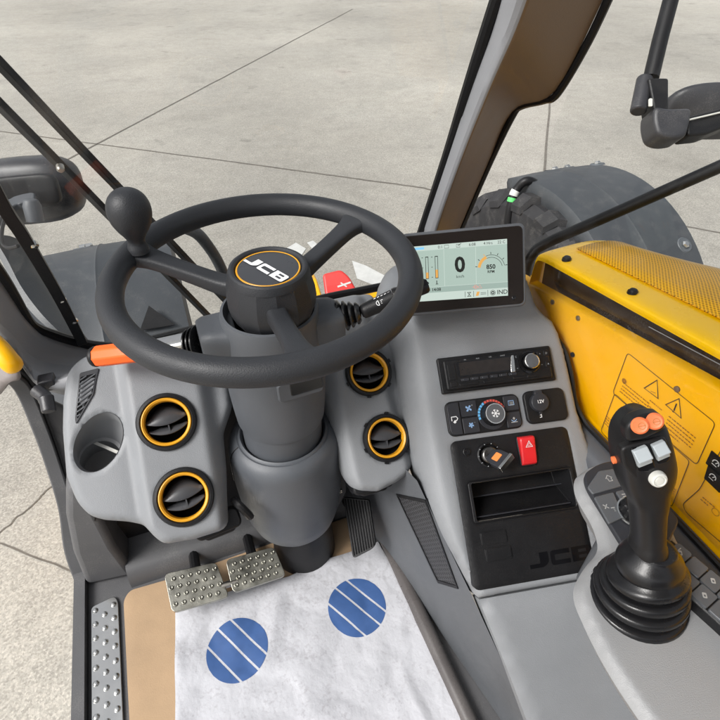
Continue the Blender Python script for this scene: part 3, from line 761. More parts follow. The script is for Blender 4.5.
streak_ = thing('light_streak', 'streak of light across the cup holder, modelled as a thin white strip', 'strip', cupf.p(0, 0, -.04))  # added solid strip standing in for a streak of light in the well
sa_, sb_ = D(94, 442.5, .80), D(118, 452.5, .785); m = MB(); m.tube([sa_, (sa_ + sb_) / 2 - wd * .001, sb_], .0022, 4, flat=[(-1, -.4), (1, -.4), (1, .4), (-1, .4)]); m.build('strip', 'white_button', streak_)
# demister grille beside the cup holder
m = MB(); gc = np.mean(gro, axis=0); gh_ = dash_h(*gc)
gout = rpoly(gro, .003, 4); gin = [tuple(gc + (np.array(q) - gc) * .80) for q in gout]
n = len(gout)
if area2(gout) < 0: gout = gout[::-1]; gin = gin[::-1]
def gw(q): return dash_h(*q)
m.loft([[DF.p(*q, gw(q) - .003) for q in gout], [DF.p(*q, gw(q) + .0022) for q in gout], [DF.p(*q, gw(q) + .0022) for q in gin], [DF.p(*q, gw(q) + .0006) for q in gin]], cap=False, m=0)
m.add([DF.p(*q, gw(q) + .0006) for q in gin], [tuple(range(n))], 1)
sd_ = np.array([math.cos(R(24)), math.sin(R(24))]); sn_ = np.array([-sd_[1], sd_[0]])
pr_ = [np.dot(np.array(q) - gc, sn_) for q in gin]; k0_, k1_ = min(pr_), max(pr_)
for k in range(9):
    h_ = k0_ + (k1_ - k0_) * (k + .5) / 9; xs_ = []
    for e in range(n):
        a, b = np.array(gin[e - 1]) - gc, np.array(gin[e]) - gc; ha_, hb_ = np.dot(a, sn_) - h_, np.dot(b, sn_) - h_
        if ha_ * hb_ < 0: xs_.append(np.dot(a + (b - a) * ha_ / (ha_ - hb_), sd_))
    if len(xs_) == 2 and abs(xs_[1] - xs_[0]) > .004:
        c = gc + sn_ * h_ + sd_ * (xs_[0] + xs_[1]) / 2; f2 = DF.at(c[0], c[1], gw(c), R(24)); m.rbox(f2, 0, 0, abs(xs_[1] - xs_[0]), .0021, .0007, .0022, .0006, m=2)
m.build('side_grille', ['switch_grey', 'dark_void', 'mid_plastic'], dash, bevel=.0006)
# dark ducts peeping out under each pod
for u, v in ((.032, -.172), (.275, -.182)):
    m = MB(); f2 = DF.at(u, v + .01, -.036, R(4 if u < .1 else -2)); m.rbox(f2, 0, 0, .068, .03, -.03, .006, .009); m.rbox(f2, 0, -.006, .05, .026, -.03, .002, .009); m.build('air_duct', 'black_plastic', dash, bevel=.003)

# console slab on the right, with its own slope
l_out = [(-58, 34), (-57, -55), (-52, -153), (-33, -249), (5, -352), (230, -352), (236, -216), (221, -176), (212, -106), (212, -40), (210, 5), (203, 42), (180, 62), (176, 150), (36, 196), (-50, 175), (-72, 100)]
l_out = rpoly([(a * mm_, b * mm_) for a, b in l_out], [.02, .03, .03, .03, .004, .004, .01, .01, .01, .02, .03, .02, .02, .03, .03, .03, .02], 4)
def con_h(u, v):
    w = -.010 * sstep(.0, 1, (-.012 - u) / .05)
    if v > .045: w -= 2.0 * (v - .045) ** 2
    w -= .010 * sstep(.0, 1, (-.022 - u) / .035) * sstep(-.21, -.15, v)
    return w
tray = rrect(.0960, -.2180, .157, .056, .004, 4)
m = MB(); panel(m, l_out, CF, con_h, [rrect(.0915, -.233, .182, .206, .009, 4)], rad=.02, skirt=.05, step=.006, hole_depth=.012,
                radfun=lambda u, v: (.010 + .016 * sstep(-.33, -.16, v)) if u < 0.03 else .012); m.build('console_shell', 'grey_plastic', dash, angle=50)
# side wall of the console with the textured knee pad
w1, w2, w3 = CF.p(-.060, -.153, -.02), CF.p(.002, -.352, -.02), V(.258, .45, FZ)
TWN = unit(np.cross(w2 - w1, w3 - w1)); TWN = TWN if TWN[0] < 0 else -TWN
TW = Frame(w1, w2 - w1, TWN)
m = MB(); o = [V(.25, .60, -.70), CF.p(-.050, -.176, -.028), CF.p(-.046, -.190, -.028), CF.p(-.031, -.249, -.028), CF.p(.009, -.352, -.026), CF.p(.06, -.49, -.03), V(.262, 0, FZ), V(.262, .2, FZ), V(.261, .4, FZ), V(.260, .6, FZ), V(.262, .74, FZ), V(.258, .66, -.86)]
o = [q - TWN * np.dot(q - w1, TWN) for q in o]; m.add(o, [(0, 1, 9, 10, 11), (1, 2, 8, 9), (2, 3, 7, 8), (3, 4, 6, 7), (4, 5, 6)]); m.build('console_side', 'mid_plastic', dash, sub=0, angle=60)
pad = [PL(x, y, w1 + TWN * .0015, TWN) for x, y in ((396, 494), (425, 500), (428, 507), (458, 589), (438, 583), (434, 575))]
m = MB(); n = len(pad); pin = [q * 1 + TWN * .0005 for q in pad]; cen = np.mean(pin, axis=0); pi2 = [cen + (q - cen) * .93 for q in pin]; bk = [q - TWN * .02 for q in pad]
m.loft([bk, pin, pi2], cap=False, m=1); m.add([q - TWN * .0015 for q in pi2], [tuple(range(n))], 0); m.loft([pi2, [q - TWN * .0015 for q in pi2]], cap=False, m=1)
m.build('knee_pad', ['tread_rubber', 'black_plastic'], dash, angle=30)
# lower cover below the switch plate
m = MB(); panel(m, rpoly([(6 * mm_, -.354), (.235, -.354), (.26, -.62), (.075, -.62)], [.003, .003, .03, .03]), CF, lambda u, v: -.004 - .6 * max(0, -.36 - v) ** 2, rad=.006, skirt=.03, step=.012); m.build('lower_cover', 'grey_plastic', dash, angle=50)
# black switch plate with the tray
m = MB(); panel(m, rrect(.0915, -.233, .187, .2125, .010, 5), CF, lambda u, v: .0025, [tray], rad=.0022, skirt=.01, step=.0055, hole_depth=.002)
sw = m.build('switch_plate', 'black_plastic', dash, angle=50)
m = MB()
def tr(s, w, dv=0): return [CF.p(.0960 + (u - .0960) * s, -.2180 + dv + (v + .2180) * s, w) for u, v in tray]
m.loft([tr(1.05, .0022), tr(1.05, .0052), tr(.985, .0052), tr(.985, .001)], cap=False)
tl = [(.096 - .077, -.191), (.096 + .077, -.191)]
x0, x1, y0, y1 = .0185, .1735, -.245, -.191
q = [CF.p(x0, y1, .003), CF.p(x1, y1, .003), CF.p(x1, y0, .003), CF.p(x0, y0, .003), CF.p(x0 + .002, y1 - .001, -.05), CF.p(x1 - .004, y1 - .001, -.05), CF.p(x1 - .004, y0 + .030, -.044), CF.p(x0 + .002, y0 + .030, -.044), CF.p(x0 + .001, y0 + .002, -.008), CF.p(x1 - .002, y0 + .002, -.008)]
m.add(q, [(0, 1, 5, 4), (4, 5, 6, 7), (1, 2, 9, 6, 5), (3, 0, 4, 7, 8), (7, 6, 9, 8), (8, 9, 2, 3)], 1)
m.rbox(CF, .096, -.2135, .153, .0022, -.030, -.026, .0008, m=2); m.rbox(CF, .096, -.2405, .148, .0020, -.012, -.004, .0008, m=2)
m.build('storage_tray', ['black_plastic', 'black_plastic', 'switch_grey'], dash, bevel=.0008)
for u, v in ((.0395, -.2705), (.0425, -.2935)):
    m = MB(); m.rbox(CF, u, v, .040, .019, .002, .0036, .003); m.rbox(CF, u, v, .0375, .0165, .0036, .0042, .002); m.build('blanking_plate', 'black_plastic', dash, bevel=.0008)
m = MB(); ef = CF.at(.134, -.3120, .0032); ebx, ebw, ebt = logo(m, ef, .0205)
for sg in (1, -1): m.flat([(ebx + ebw * .34, sg * .0018), (ebx + ebw * .76, sg * .0018), (ebx + ebw * .76, sg * .0062), (ebx + ebw * .34, sg * .0062)], ef, .0003, 1)
m.build('embossed_lettering', ['emblem', 'black_plastic'], dash)
# hazard switch
hz_ = Frame(CF.p(.1125, -.1545, .0024), CF.ex, CF.n)
m = MB(); m.rbox(hz_, 0, 0, .0265, .047, 0, .003, .006); hsw = m.build('hazard_switch', 'black_plastic', dash, bevel=.001)
secs = []
for v, w in ((-.0215, .002), (-.0205, .0062), (-.012, .0092), (0, .0105), (.010, .0128), (.017, .0142), (.0205, .012), (.0215, .002)):
    secs.append([hz_.p(u, v, w if abs(u) < .0105 else (w - .002)) for u in (-.0118, -.0104, -.006, 0, .006, .0104, .0118)])
m = MB(); m.loft(secs, closed=False, cap=False)
m.loft([[s_[0] for s_ in secs], [hz_.p(-.0118, v, 0) for v in (-.0215, -.0205, -.012, 0, .010, .017, .0205, .0215)]], closed=False, cap=False)
m.loft([[s_[-1] for s_ in secs], [hz_.p(.0118, v, 0) for v in (-.0215, -.0205, -.012, 0, .010, .017, .0205, .0215)]], closed=False, cap=False)
rk = m.build('rocker', 'red_switch', hsw, angle=50, sub=1)
m = MB(); tf = Frame(hz_.p(.0005, .0085, .0132), CF.ex, unit(hz_.n * 1 - hz_.ey * -.0 + hz_.ey * -.22))
m.path([(-.0052, -.0036), (.0052, -.0036), (0, .0052)], .0014, tf, .0004, closed=True); m.path([(-.0024, -.0016), (.0024, -.0016), (0, .0024)], .0009, tf, .0005, closed=True); m.build('hazard_symbol', 'white_ink', hsw)
# ignition barrel and plug button
ig = Frame(CF.p(.0535, -.1535, .0024), CF.ex, CF.n)
m = MB(); m.lathe([(.0185, -.001), (.0185, .003), (.0165, .0045), (.0150, .002), (.0145, -.003)], ig, 40); m.lathe([(.0143, -.003), (.0130, .006), (.0110, .0085), (.0095, .009)], ig, 40, cap1=True, m=2)
for k in range(10):
    f2 = ig.at(0, 0, 0, R(36 * k)); m.rbox(f2, .0168, 0, .0016, .0008, .0035, .005, .0002, m=1)
m.build('ignition_switch', ['black_plastic', 'grey_ink', 'dark_metal'], dash)
b_ = Frame(CF.p(.0205, -.1445, .0024), CF.ex, CF.n)
m = MB(); m.lathe([(.0060, -.001), (.0060, .0022), (.0048, .0028), (.0040, .0012), (.0018, .0012), (.0012, .0004)], b_, 28, cap1=True); m.build('plug_button', 'black_plastic', dash)

# ================================================================== ignition key
key = thing('ignition_key', 'ignition key with an orange inset and pale metal edge standing in the black switch plate', 'key', ig.p(0, 0, .009))
kd = unit(ig.n * .82 - ig.ey * .42 + ig.ex * .40)                      # the key leans down to the right
kx = unit(unit(ig.ex * .80 + ig.ey * .60) - np.dot(unit(ig.ex * .80 + ig.ey * .60), kd) * kd)
kf = Frame(ig.p(0, 0, .007), kx, np.cross(kx, kd))                    # u = width, v = along the key
if np.dot(kf.ey, kd) < 0: kf = Frame(kf.o, -kf.ex, kf.n)
if np.dot(kf.n, ig.ey) < 0: kf = Frame(kf.o, -kf.ex, -kf.n)
m = MB(); m.prism(rpoly([(-.0085, 0), (.0085, 0), (.0135, .012), (.0135, .030), (-.0135, .030), (-.0135, .012)], .002), kf, -.0042, .0042); m.build('key_head', 'switch_grey', key, bevel=.001)
m = MB(); m.rbox(kf, 0, .015, .013, .011, .0042, .0050, .0012); m.build('inset', 'clip_orange', key)
m = MB(); m.rbox(kf, 0, .0310, .029, .005, -.0052, .0052, .0010); m.build('end_plate', 'chrome', key, bevel=.0008)

# ================================================================== radio
radio = thing('car_radio', 'black car radio with round volume knob at the top of the console', 'radio', CF.p(.09, -.0275, 0))
RFm = CF.at(.0890, -.0275, 0)
m = MB(); m.prism(rpoly([(-.0915, .0275), (.0915, .0275), (.0915, -.0275), (-.0915, -.0275)], .003), RFm, -.002, .0065)
m.prism(rrect(0, -.0005, .170, .0455, .003), RFm, .0065, .012, taper=.012); m.build('faceplate', 'black_plastic', radio, bevel=.0015)
m = MB(); m.rbox(RFm, -.018, .006, .092, .0235, .011, .0126, .0015); m.rbox(RFm, -.018, .006, .0865, .0195, .0126, .0128, .001, m=1); m.build('display', ['gloss_black', 'reflection_brown'], radio)
for i in range(6):
    m = MB(); m.rbox(RFm, -.0555 + i * .0152, -.0105, .0125, .0045, .011, .0134, .0012); m.text('123456'[i], .0026, RFm, -.0585 + i * .0152, -.0105, .0136, m=1); m.build('button', ['switch_grey', 'grey_ink'], radio, bevel=.0005)
for u, v, a, b in ((-.0735, .003, .012, .024), (-.0735, -.0155, .011, .007), (-.05, -.0175, .03, .0042), (-.012, -.0175, .03, .0042), (.030, -.0175, .020, .0042), (.052, -.0175, .018, .0042)):
    m = MB(); m.rbox(RFm, u, v, a, b, .011, .0131, .001); m.build('button', 'black_plastic', radio, bevel=.0005)
KN = RFm.at(.0505, .0045, .0118)
m = MB(); m.lathe([(.0175, 0), (.0175, .0016), (.0150, .0022)], KN, 40); m.lathe([(.0128, .001), (.0122, .010), (.0112, .0112), (.0100, .0112)], KN, 48); kb = m.build('volume_knob', 'gloss_black', radio)
m = MB(); m.lathe([(.0116, .0113), (.0104, .0119), (.0100, .0113)], KN, 40); m.build('rim', 'chrome', kb)
m = MB(); m.lathe([(.0100, .0112), (.006, .0117), (.002, .0119)], KN, 36, cap1=True); m.build('knob_cap', 'key_grey', kb)
for u, v, t in ((.0305, .0145, 'C'), (.0295, -.0035, '<'), (.0695, .0150, '>'), (.0800, .0150, 'D'), (.0695, -.0020, '+'), (.0800, -.0020, 'A')):
    m = MB(); m.rbox(RFm, u, v, .0085, .0095, .011, .0130, .002); m.text(t, .004, RFm, u, v, .0132, m=1); m.build('button', ['black_plastic', 'grey_ink'], radio, bevel=.0005)
m = MB(); m.prism(rpoly([(.0295 - .004, -.008), (.028, .018), (.0235, .018), (.020, .004), (.0185, -.008)], .001), RFm, .0118, .0130); m.build('accent', 'chrome', radio, bevel=.0004)
for i in range(4):
    m = MB(); m.text(('FM', 'AUX', 'USB', 'BAND')[i], .0026, RFm, -.05 + i * .02, -.0010 + .0205, .0122); m.build('print', 'grey_ink', radio)

# ================================================================== heater controls
heat = thing('heater_controls', 'dark heater control panel with a snowflake dial and blue red arc below the radio', 'control panel', CF.p(.0565, -.0935, 0))
HF = CF.at(.0565, -.0938, .0)
m = MB(); m.rbox(HF, 0, 0, .1165, .0525, -.002, .0042, .010); m.build('plate', 'black_plastic', heat, bevel=.0018, seg=3)
def arrow(m, fr, u, v, s, w, mi=0, rot=0.0):
    f2 = fr.at(u, v, 0, rot); m.flat([(-.5 * s, -.1 * s), (0, .5 * s), (.5 * s, -.1 * s), (.22 * s, -.1 * s), (.22 * s, -.45 * s), (-.22 * s, -.45 * s), (-.22 * s, -.1 * s)], f2, w, mi)
m = MB(); m.prism(rpoly([(-.0560, .024), (-.0372, .024), (-.0372, -.024), (-.0560, -.024)], [.009, .0015, .0015, .009]), HF, .004, .0062)
m.path([(-.0515, -.003), (-.0515, .003), (-.044, .003), (-.042, 0), (-.044, -.003), (-.048, -.003)], .0013, HF, .0064, 1); arrow(m, HF, -.0475, -.005, .005, .0065, 1, R(90)); m.build('rocker_button', ['switch_grey', 'white_ink'], heat, bevel=.0008)
for (u0, u1, v0, v1, ic) in ((-.0355, -.0105, .0012, .024, 'fan'), (-.0355, -.0105, -.024, -.0012, 'fan2'), (.0330, .0560, .0012, .024, 'screen'), (.0330, .0560, -.024, -.0012, 'feet')):
    m = MB(); r4 = [.0015] * 4
    if u0 > 0: r4 = [.0015, .0015, .008, .0015] if v0 > 0 else [.0015, .008, .0015, .0015]
    m.prism(rpoly([(u0, v0), (u1, v0), (u1, v1), (u0, v1)], r4), HF, .004, .0062); c = ((u0 + u1) / 2, (v0 + v1) / 2)
    if ic[:3] == 'fan':
        for k in range(5 if ic == 'fan2' else 4):
            f2 = HF.at(c[0], c[1], 0, R(72 * k if ic == 'fan2' else 90 * k)); s_ = 1.0 if ic == 'fan' else .8
            m.flat([(0, 0), (.0022 * s_, .001), (.0042 * s_, .0036 * s_), (.0016 * s_, .0046 * s_), (-.0002, .002)], f2, .0064 + .00003 * k, 1)
        m.text('+' if ic == 'fan' else '-', .005, HF, c[0] + .006, c[1] + .004, .0066, m=2)
    elif ic == 'screen':
        m.path([(c[0] - .0045, c[1] - .003), (c[0] - .004, c[1] + .0035), (c[0] + .004, c[1] + .0035), (c[0] + .0045, c[1] - .003)], .0011, HF, .0064, 1, closed=True)
        for q in (-.002, 0.0002, .0024): m.line((c[0] + q, c[1] - .004), (c[0] + q + .0006, c[1] + .002), .0009, HF, .0066, 2)
    else:
        m.arc(c[0], c[1] + .0015, .0042, R(200), R(340), .0011, HF, .0064, 1); m.line((c[0] - .005, c[1] - .004), (c[0] + .005, c[1] - .004), .0011, HF, .0065, 2); arrow(m, HF, c[0], c[1] + .0015, .0045, .0066, 2, R(180))
    m.build('button', ['switch_grey', 'icon_ink', 'legend_ink'], heat, bevel=.0007)
DK = HF.at(.0125, -.0005, .004)
m = MB(); m.lathe([(.0232, -.001), (.0232, .001), (.0225, .0015)], DK, 44, cap1=True); m.build('dial_bezel', 'switch_grey', heat)
m = MB()
for k in range(9):
    a = R(196 - k * 13); m.arc(0, 0, .0208, a, a - R(10), .0033, DK, .0017, 0 if k < 6 else 1, n=5)
for k in range(5): a = R(79 - k * 12); m.arc(0, 0, .0208, a, a - R(9.5), .0033, DK, .0017, 1, n=5)
m.build('temperature_arc', ['blue_ink', 'red_ink'], heat)
m = MB(); pr = []
for k in range(72):
    a = 2 * math.pi * k / 72; pr.append((k, a))
secs = [[DK.p((r_ + (.0005 if (k // 2) % 2 else 0) * (1 if 0 < j < 3 else 0)) * math.cos(a), (r_ + (.0005 if (k // 2) % 2 else 0)) * math.sin(a), h) for k, a in pr] for j, (r_, h) in enumerate(((.0176, .0012), (.0170, .003), (.0160, .014), (.0150, .0156)))]
m.loft(secs, cap=False); dl = m.build('temperature_dial', 'black_plastic', heat, angle=25)
m = MB(); m.lathe([(.0152, .0154), (.0142, .0160), (.0137, .0154)], DK, 44); m.build('rim', 'grey_ink', dl)
m = MB(); m.lathe([(.0140, .0152), (.0080, .0156), (.002, .0157)], DK, 40, cap1=True); m.build('dial_cap', 'key_grey', dl)
m = MB()
for k in range(6):
    f2 = DK.at(0, 0, 0, R(60 * k + 15)); m.line((0, 0), (0, .0062), .0012, f2, .0160 + .00002 * k); m.line((0, .0038), (.0017, .0056), .0010, f2, .0161); m.line((0, .0038), (-.0017, .0056), .0010, f2, .0161)
m.build('snowflake', 'white_ink', dl)

# ================================================================== power socket
sock = thing('power_socket', 'black power socket plate with a round rubber cap to the right of the heater controls', 'socket', CF.p(.1555, -.092, 0))
SF = CF.at(.1558, -.0920, 0)
m = MB(); m.rbox(SF, .0, 0, .0665, .0505, -.002, .0062, .010); m.build('plate', 'black_plastic', sock, bevel=.0022, seg=3)
SC = SF.at(-.0115, .0060, .0060)
m = MB(); m.lathe([(.0145, -.001), (.0145, .006), (.0135, .0078), (.0120, .0082)], SC, 40, cap1=True)
m.prism(rpoly([(-.0065, .0115), (.0065, .0115), (.0055, .0185), (-.0055, .0185)], .002), SC, -.001, .0072); m.prism(rpoly([(-.003, -.012), (.003, -.012), (.002, -.0175), (-.002, -.0175)], .001), SC, -.001, .003); m.build('cap', 'switch_grey', sock, bevel=.0008)
m = MB(); m.text('12V', .0072, SC, 0, .0006, .0084, bold=.012); m.path([(-.002, -.0225), (.001, -.0225), (.001, -.0180), (-.001, -.0195)], .0013, SC, .0004); m.build('lettering', 'white_ink', sock)

# ================================================================== steering wheel
W = V(.0915, .5576, -.3405)
WF = Frame(W, (1, 0, 0), (0, -.028, 1))
sw_ = thing('steering_wheel', 'black three spoke steering wheel with a spinner knob on its rim', 'steering wheel', W)
m = MB()
ang = np.linspace(0, 2 * math.pi, 120, endpoint=False); sec = []
for a in ang:
    sec.append([WF.p((.1752 + .0150 * math.cos(b)) * math.cos(a), (.1752 + .0150 * math.cos(b)) * math.sin(a), .0155 * math.sin(b)) for b in np.linspace(0, 2 * math.pi, 22, endpoint=False)])
m.loft(sec, ring=True); m.build('rim', 'wheel_rubber', sw_, angle=80)
def se(x, p): return math.copysign(abs(x) ** p, x)
for deg in (146, 28.5, -90.5):
    a = R(deg); d = np.array([math.cos(a), math.sin(a)]); q = np.array([-d[1], d[0]])
    rows = [(.035, -.030, .0135, .0125), (.060, -.028, .0125, .0115), (.085, -.022, .0118, .0105), (.115, -.014, .0122, .0095), (.140, -.007, .0135, .0090), (.155, -.003, .0165, .0092), (.166, -.0005, .0225, .0098), (.174, .0, .030, .0100)]
    R2 = resample([np.array(r_) for r_ in rows], 4); secs = []
    for r_, w, hw, ht in R2:
        secs.append([WF.p(*(d * r_ + q * hw * se(math.cos(b), .55)), w + ht * se(math.sin(b), .55)) for b in np.linspace(0, 2 * math.pi, 28, endpoint=False)])
    m = MB(); m.loft(secs); m.build('spoke', 'wheel_rubber', sw_, angle=60)
RIMF = WF; WF = Frame(W + V(.0045, -.001, -.0105), (1, 0, 0), WF.n)
m = MB(); m.lathe([(.0395, .0135), (.0408, .0170), (.0440, .0190), (.0472, .0170), (.0492, .0120), (.0500, .0080)], WF, 60); 
m.lathe([(.0500, .0080), (.0545, -.010), (.0560, -.024), (.0540, -.038), (.0490, -.052), (.040, -.060)], WF, 14, a0=R(8)); m.lathe([(.040, .0135), (.001, .0135)], WF, 40)
hub = m.build('hub', 'wheel_rubber', sw_, angle=22, bevel=.0012)
m = MB(); m.lathe([(.0393, .0138), (.0385, .0150), (.030, .0156), (.001, .0160)], WF, 60); m.build('badge', 'badge', hub)
m = MB(); m.lathe([(.0388, .0149), (.0380, .0158), (.0366, .0155)], WF, 60); m.build('badge_ring', 'yellow_ring', hub)
pa, pb = PL(248, 262, WF.o + WF.n * .016, WF.n), PL(281, 281, WF.o + WF.n * .016, WF.n)
BA = math.atan2(np.dot(pb - pa, WF.ey), np.dot(pb - pa, WF.ex))
bf = WF.at(*WF.px(266, 269, .016), .0166, BA)
m = MB(); bx, bw, bt = logo(m, bf, .0145)
h = .0145
m.flat([(bx + bw * .36, .0013), (bx + bw * .74, .0013), (bx + bw * .74, h / 2 - .0030), (bx + bw * .36, h / 2 - .0030)], bf, .00025, 1); m.flat([(bx + bw * .36, -.0013), (bx + bw * .74, -.0013), (bx + bw * .74, -h / 2 + .0030), (bx + bw * .36, -h / 2 + .0030)], bf, .00025, 1)
m.build('badge_lettering', ['white_ink', 'badge'], hub)
WF = RIMF; kp = WF.px(139.5, 254, .004)
kf_ = Frame(WF.p(kp[0], kp[1], 0), (1, 0, 0), unit(WF.n + V(.05, .02, 0)))
m = MB(); kpr = resample([V(*q, 0) for q in ((.0130, .008), (.0122, .014), (.0104, .020), (.0106, .0245), (.0135, .0305), (.0185, .0385), (.0230, .048), (.0250, .058), (.0243, .068), (.0208, .0765), (.0150, .0828), (.0080, .0862), (.0001, .0870))], 4); m.lathe([(max(q[0], .0001), q[1]) for q in kpr], kf_, 56); m.build('spinner_knob', 'wheel_rubber', sw_, angle=60)

# ================================================================== steering column
col = thing('steering_column', 'grey steering column shroud with two side stalks under the steering wheel', 'steering column', (.086, .562, FZ))
S0 = W + V(.001, .004, 0)
UF = Frame(S0, (1, 0, 0), (.018, 0, 1))
m = MB(); m.lathe([(.050, -.080), (.0555, -.058), (.0580, -.054), (.0615, -.055), (.0632, -.061), (.0630, -.075), (.0675, -.135), (.0690, -.15), (.0690, -.180), (.0672, -.215), (.0650, -.243), (.0640, -.2465), (.0612, -.247), (.0606, -.252), (.0600, -.30), (.058, -.34)], UF, 72); m.build('upper_shroud', 'column_plastic', col)
LF = Frame(S0 + V(-.0050, .002, 0), (1, 0, 0), (0, 0, 1))
m = MB(); m.lathe([(.0585, -.345), (.0610, -.300), (.0640, -.288), (.0665, -.2855), (.0685, -.2865), (.0700, -.289), (.0725, -.2885), (.0780, -.2915), (.0835, -.298), (.0872, -.307), (.0885, -.318), (.0893, -.335), (.0895, -.36), (.0885, -.40), (.0865, -.44), (.0825, -.475), (.0750, -.505), (.0620, -.528), (.045, -.540), (.02, -.545)], LF, 72); m.build('lower_shroud', 'column_plastic', col)
m = MB(); m.lathe([(.050, -.50), (.052, -.56), (.058, -.60), (.062, -.665)], Frame(LF.o + V(.012, .01, 0), (1, 0, 0), (0, 0, 1)), 40); m.build('base_post', 'black_plastic', col)
# moulded recess below the wheel
rcf = Frame(A(302, 390, 1, S0[1] - .066), (1, 0, 0), (.06, -1, .1))
m = MB(); m.rbox(rcf, -.002, .006, .062, .030, -.012, .004, .006, m=0); m.rbox(rcf, .006, .010, .046, .026, -.004, .0046, .004, m=1); m.build('release_catch', ['column_plastic', 'gloss_black'], col, bevel=.002)
# seam of the shroud halves
m = MB()
for sg, a in ((-1, R(188)), (1, R(-8))):
    pp = [LF.p((r_ + .0006) * math.cos(a), (r_ + .0006) * math.sin(a), h + .0004) for r_, h in ((.0725, -.2885), (.0780, -.2915), (.0835, -.298), (.0872, -.307), (.0885, -.318), (.0893, -.335), (.0895, -.36))]
    m.tube(pp, .0008, 6)
m.build('shroud_seam', 'black_plastic', col)
# stalk housings
ha = unit(V(1, -.10, .0))
for sg, x0, x1 in ((-1, -.048, -.094), (1, .048, .091)):
    secs = []
    for t in np.linspace(0, 1, 6):
        c = S0 + ha * (x0 + (x1 - x0) * t) + V(0, 0, -.092); hh = .0275 - .002 * t; hd = .034 - .006 * t
        if t == 1: hh -= .003; hd -= .003
        secs.append([c + V(0, 1, 0) * hd * se(math.cos(b), .5) + V(0, 0, 1) * hh * se(math.sin(b), .5) for b in np.linspace(0, 2 * math.pi, 36, endpoint=False)])
    m = MB(); m.loft(secs); m.build('stalk_housing', 'column_plastic', col, angle=50, bevel=.0025)
# tilt bracket on the right and the lever slot on the left
bk = Frame(A(337, 487, 1, S0[1] - .03), (.94, -.33, 0), V(-.0, -.9, .3))
m = MB(); m.prism(rpoly([(-.010, .032), (.013, .034), (.016, -.010), (.000, -.040), (-.010, -.030)], .003), bk, -.008, .004); m.lathe([(.0042, .004), (.0042, .0065), (.003, .0074)], bk.at(.004, -.006, 0), 16, m=1, cap1=True)
m.line((.001, -.006), (.007, -.006), .001, bk, .0076, 0); m.line((.004, -.009), (.004, -.003), .001, bk, .0077, 0); m.build('tilt_bracket', ['switch_grey', 'chrome'], col, bevel=.0015)
m = MB(); m.tube(resample([A(234, 500, 1, .50), A(240, 506, 1, .485), A(248, 514, 1, .478), A(251, 518, 1, .477)], 5), [.006] * 14 + [.004, .002], 10); m.build('tilt_lever', 'black_plastic', col)
# right lamp stalk
hs = S0 + ha * .088 + V(0, 0, -.088)
q0, q1, q2, q3 = hs, D(361, 312.5, .716), D(394, 297.5, .713), D(428, 285, .71)
def gaiter(name, p0, p1, n, r0, r1, par):
    fr = Frame(p0, (0, 0, 1), unit(p1 - p0)); L_ = np.linalg.norm(p1 - p0); prof = [(.001, 0)]
    for k in range(n):
        t0, t1, t2 = k / n, (k + .45) / n, (k + .9) / n; rr = r0 + (r1 - r0) * k / n
        prof += [(rr * .72, L_ * t0), (rr, L_ * (t0 * .6 + t1 * .4)), (rr, L_ * t1), (rr * .72, L_ * t2)]
    prof.append((.001, L_)); m = MB(); m.lathe(prof, fr, 28); return m.build(name, 'rubber_boot', par)
st = MB(); st.tube(resample([q1, q1 * .6 + q2 * .4, q2 * .99 + q1 * .01], 5), [.006, .0095, .0102, .0104, .0106, .0108, .0110, .0112, .0114, .0116, .0116], 22); stalk = st.build('stalk', 'black_plastic', col, angle=50)
gaiter('gaiter', q0, q1, 4, .0230, .0125, stalk)
st = MB(); st.tube(resample([q2, q2 * .45 + q3 * .55, q3], 5), [.0122, .0128, .0120, .0110, .0108, .0106, .0105, .0104, .0103, .0100, .0080], 22); st.build('grip', 'grip_plastic', stalk, angle=50)
sf = Frame((q1 * .42 + q2 * .58), q2 - q1, -FW); 
m = MB(); m.arc(-.002, .001, .0032, R(90), R(270), .0009, sf, .0112); m.line((-.002, .0042), (-.002, -.0022), .0009, sf, .0113)
for k in range(3): m.line((.001, .003 - k * .002), (.0045, .003 - k * .002), .0008, sf, .0112)
for k in range(5): m.line((-.006 + k * .005, .0085), (-.003 + k * .005, .0088), .0009, sf, .0085)
m.build('lamp_symbol', 'white_ink', stalk)
# left shuttle lever with orange grip
h2 = S0 - ha * .094 + V(0, 0, -.092)
p1, p2, p3 = D(186, 343.5, .690), D(158, 349, .70), D(97, 356.5, .72)
st = MB(); st.tube([h2, p1, p2], [.006, .0055, .0055], 16, m=0); lever = st.build('shuttle_lever', 'chrome', col)
gaiter('gaiter', h2, p1, 3, .0225, .016, lever)
lf = Frame(p2, (0, 0, 1), unit(p3 - p2)); L_ = np.linalg.norm(p3 - p2)
m = MB(); m.lathe([(.008, 0), (.0145, .002), (.0150, .006), (.0150, L_ - .004), (.0138, L_)], lf, 8, a0=R(22.5), cap1=True, cap0=True); m.build('grip', 'orange_grip', lever, bevel=.0015, angle=30)
m = MB(); m.lathe([(.0135, L_ - .001), (.0142, L_ + .002), (.0130, L_ + .006)], lf, 24, cap1=True, cap0=True); m.build('end_cap', 'black_plastic', lever, bevel=.001)
gfr = Frame(D(108, 348.5, .72 - .004), p2 - p3, V(0, -.62, .8))
m = MB(); m.path([(-.003, .001), (.003, .001), (.0015, .003)], .0006, gfr, .0035, closed=True); m.line((-.004, -.001), (.004, -.001), .0007, gfr, .0035); m.line((-.002, -.003), (.002, -.003), .0007, gfr, .0035); m.build('grip_symbol', 'black_ink', lever)

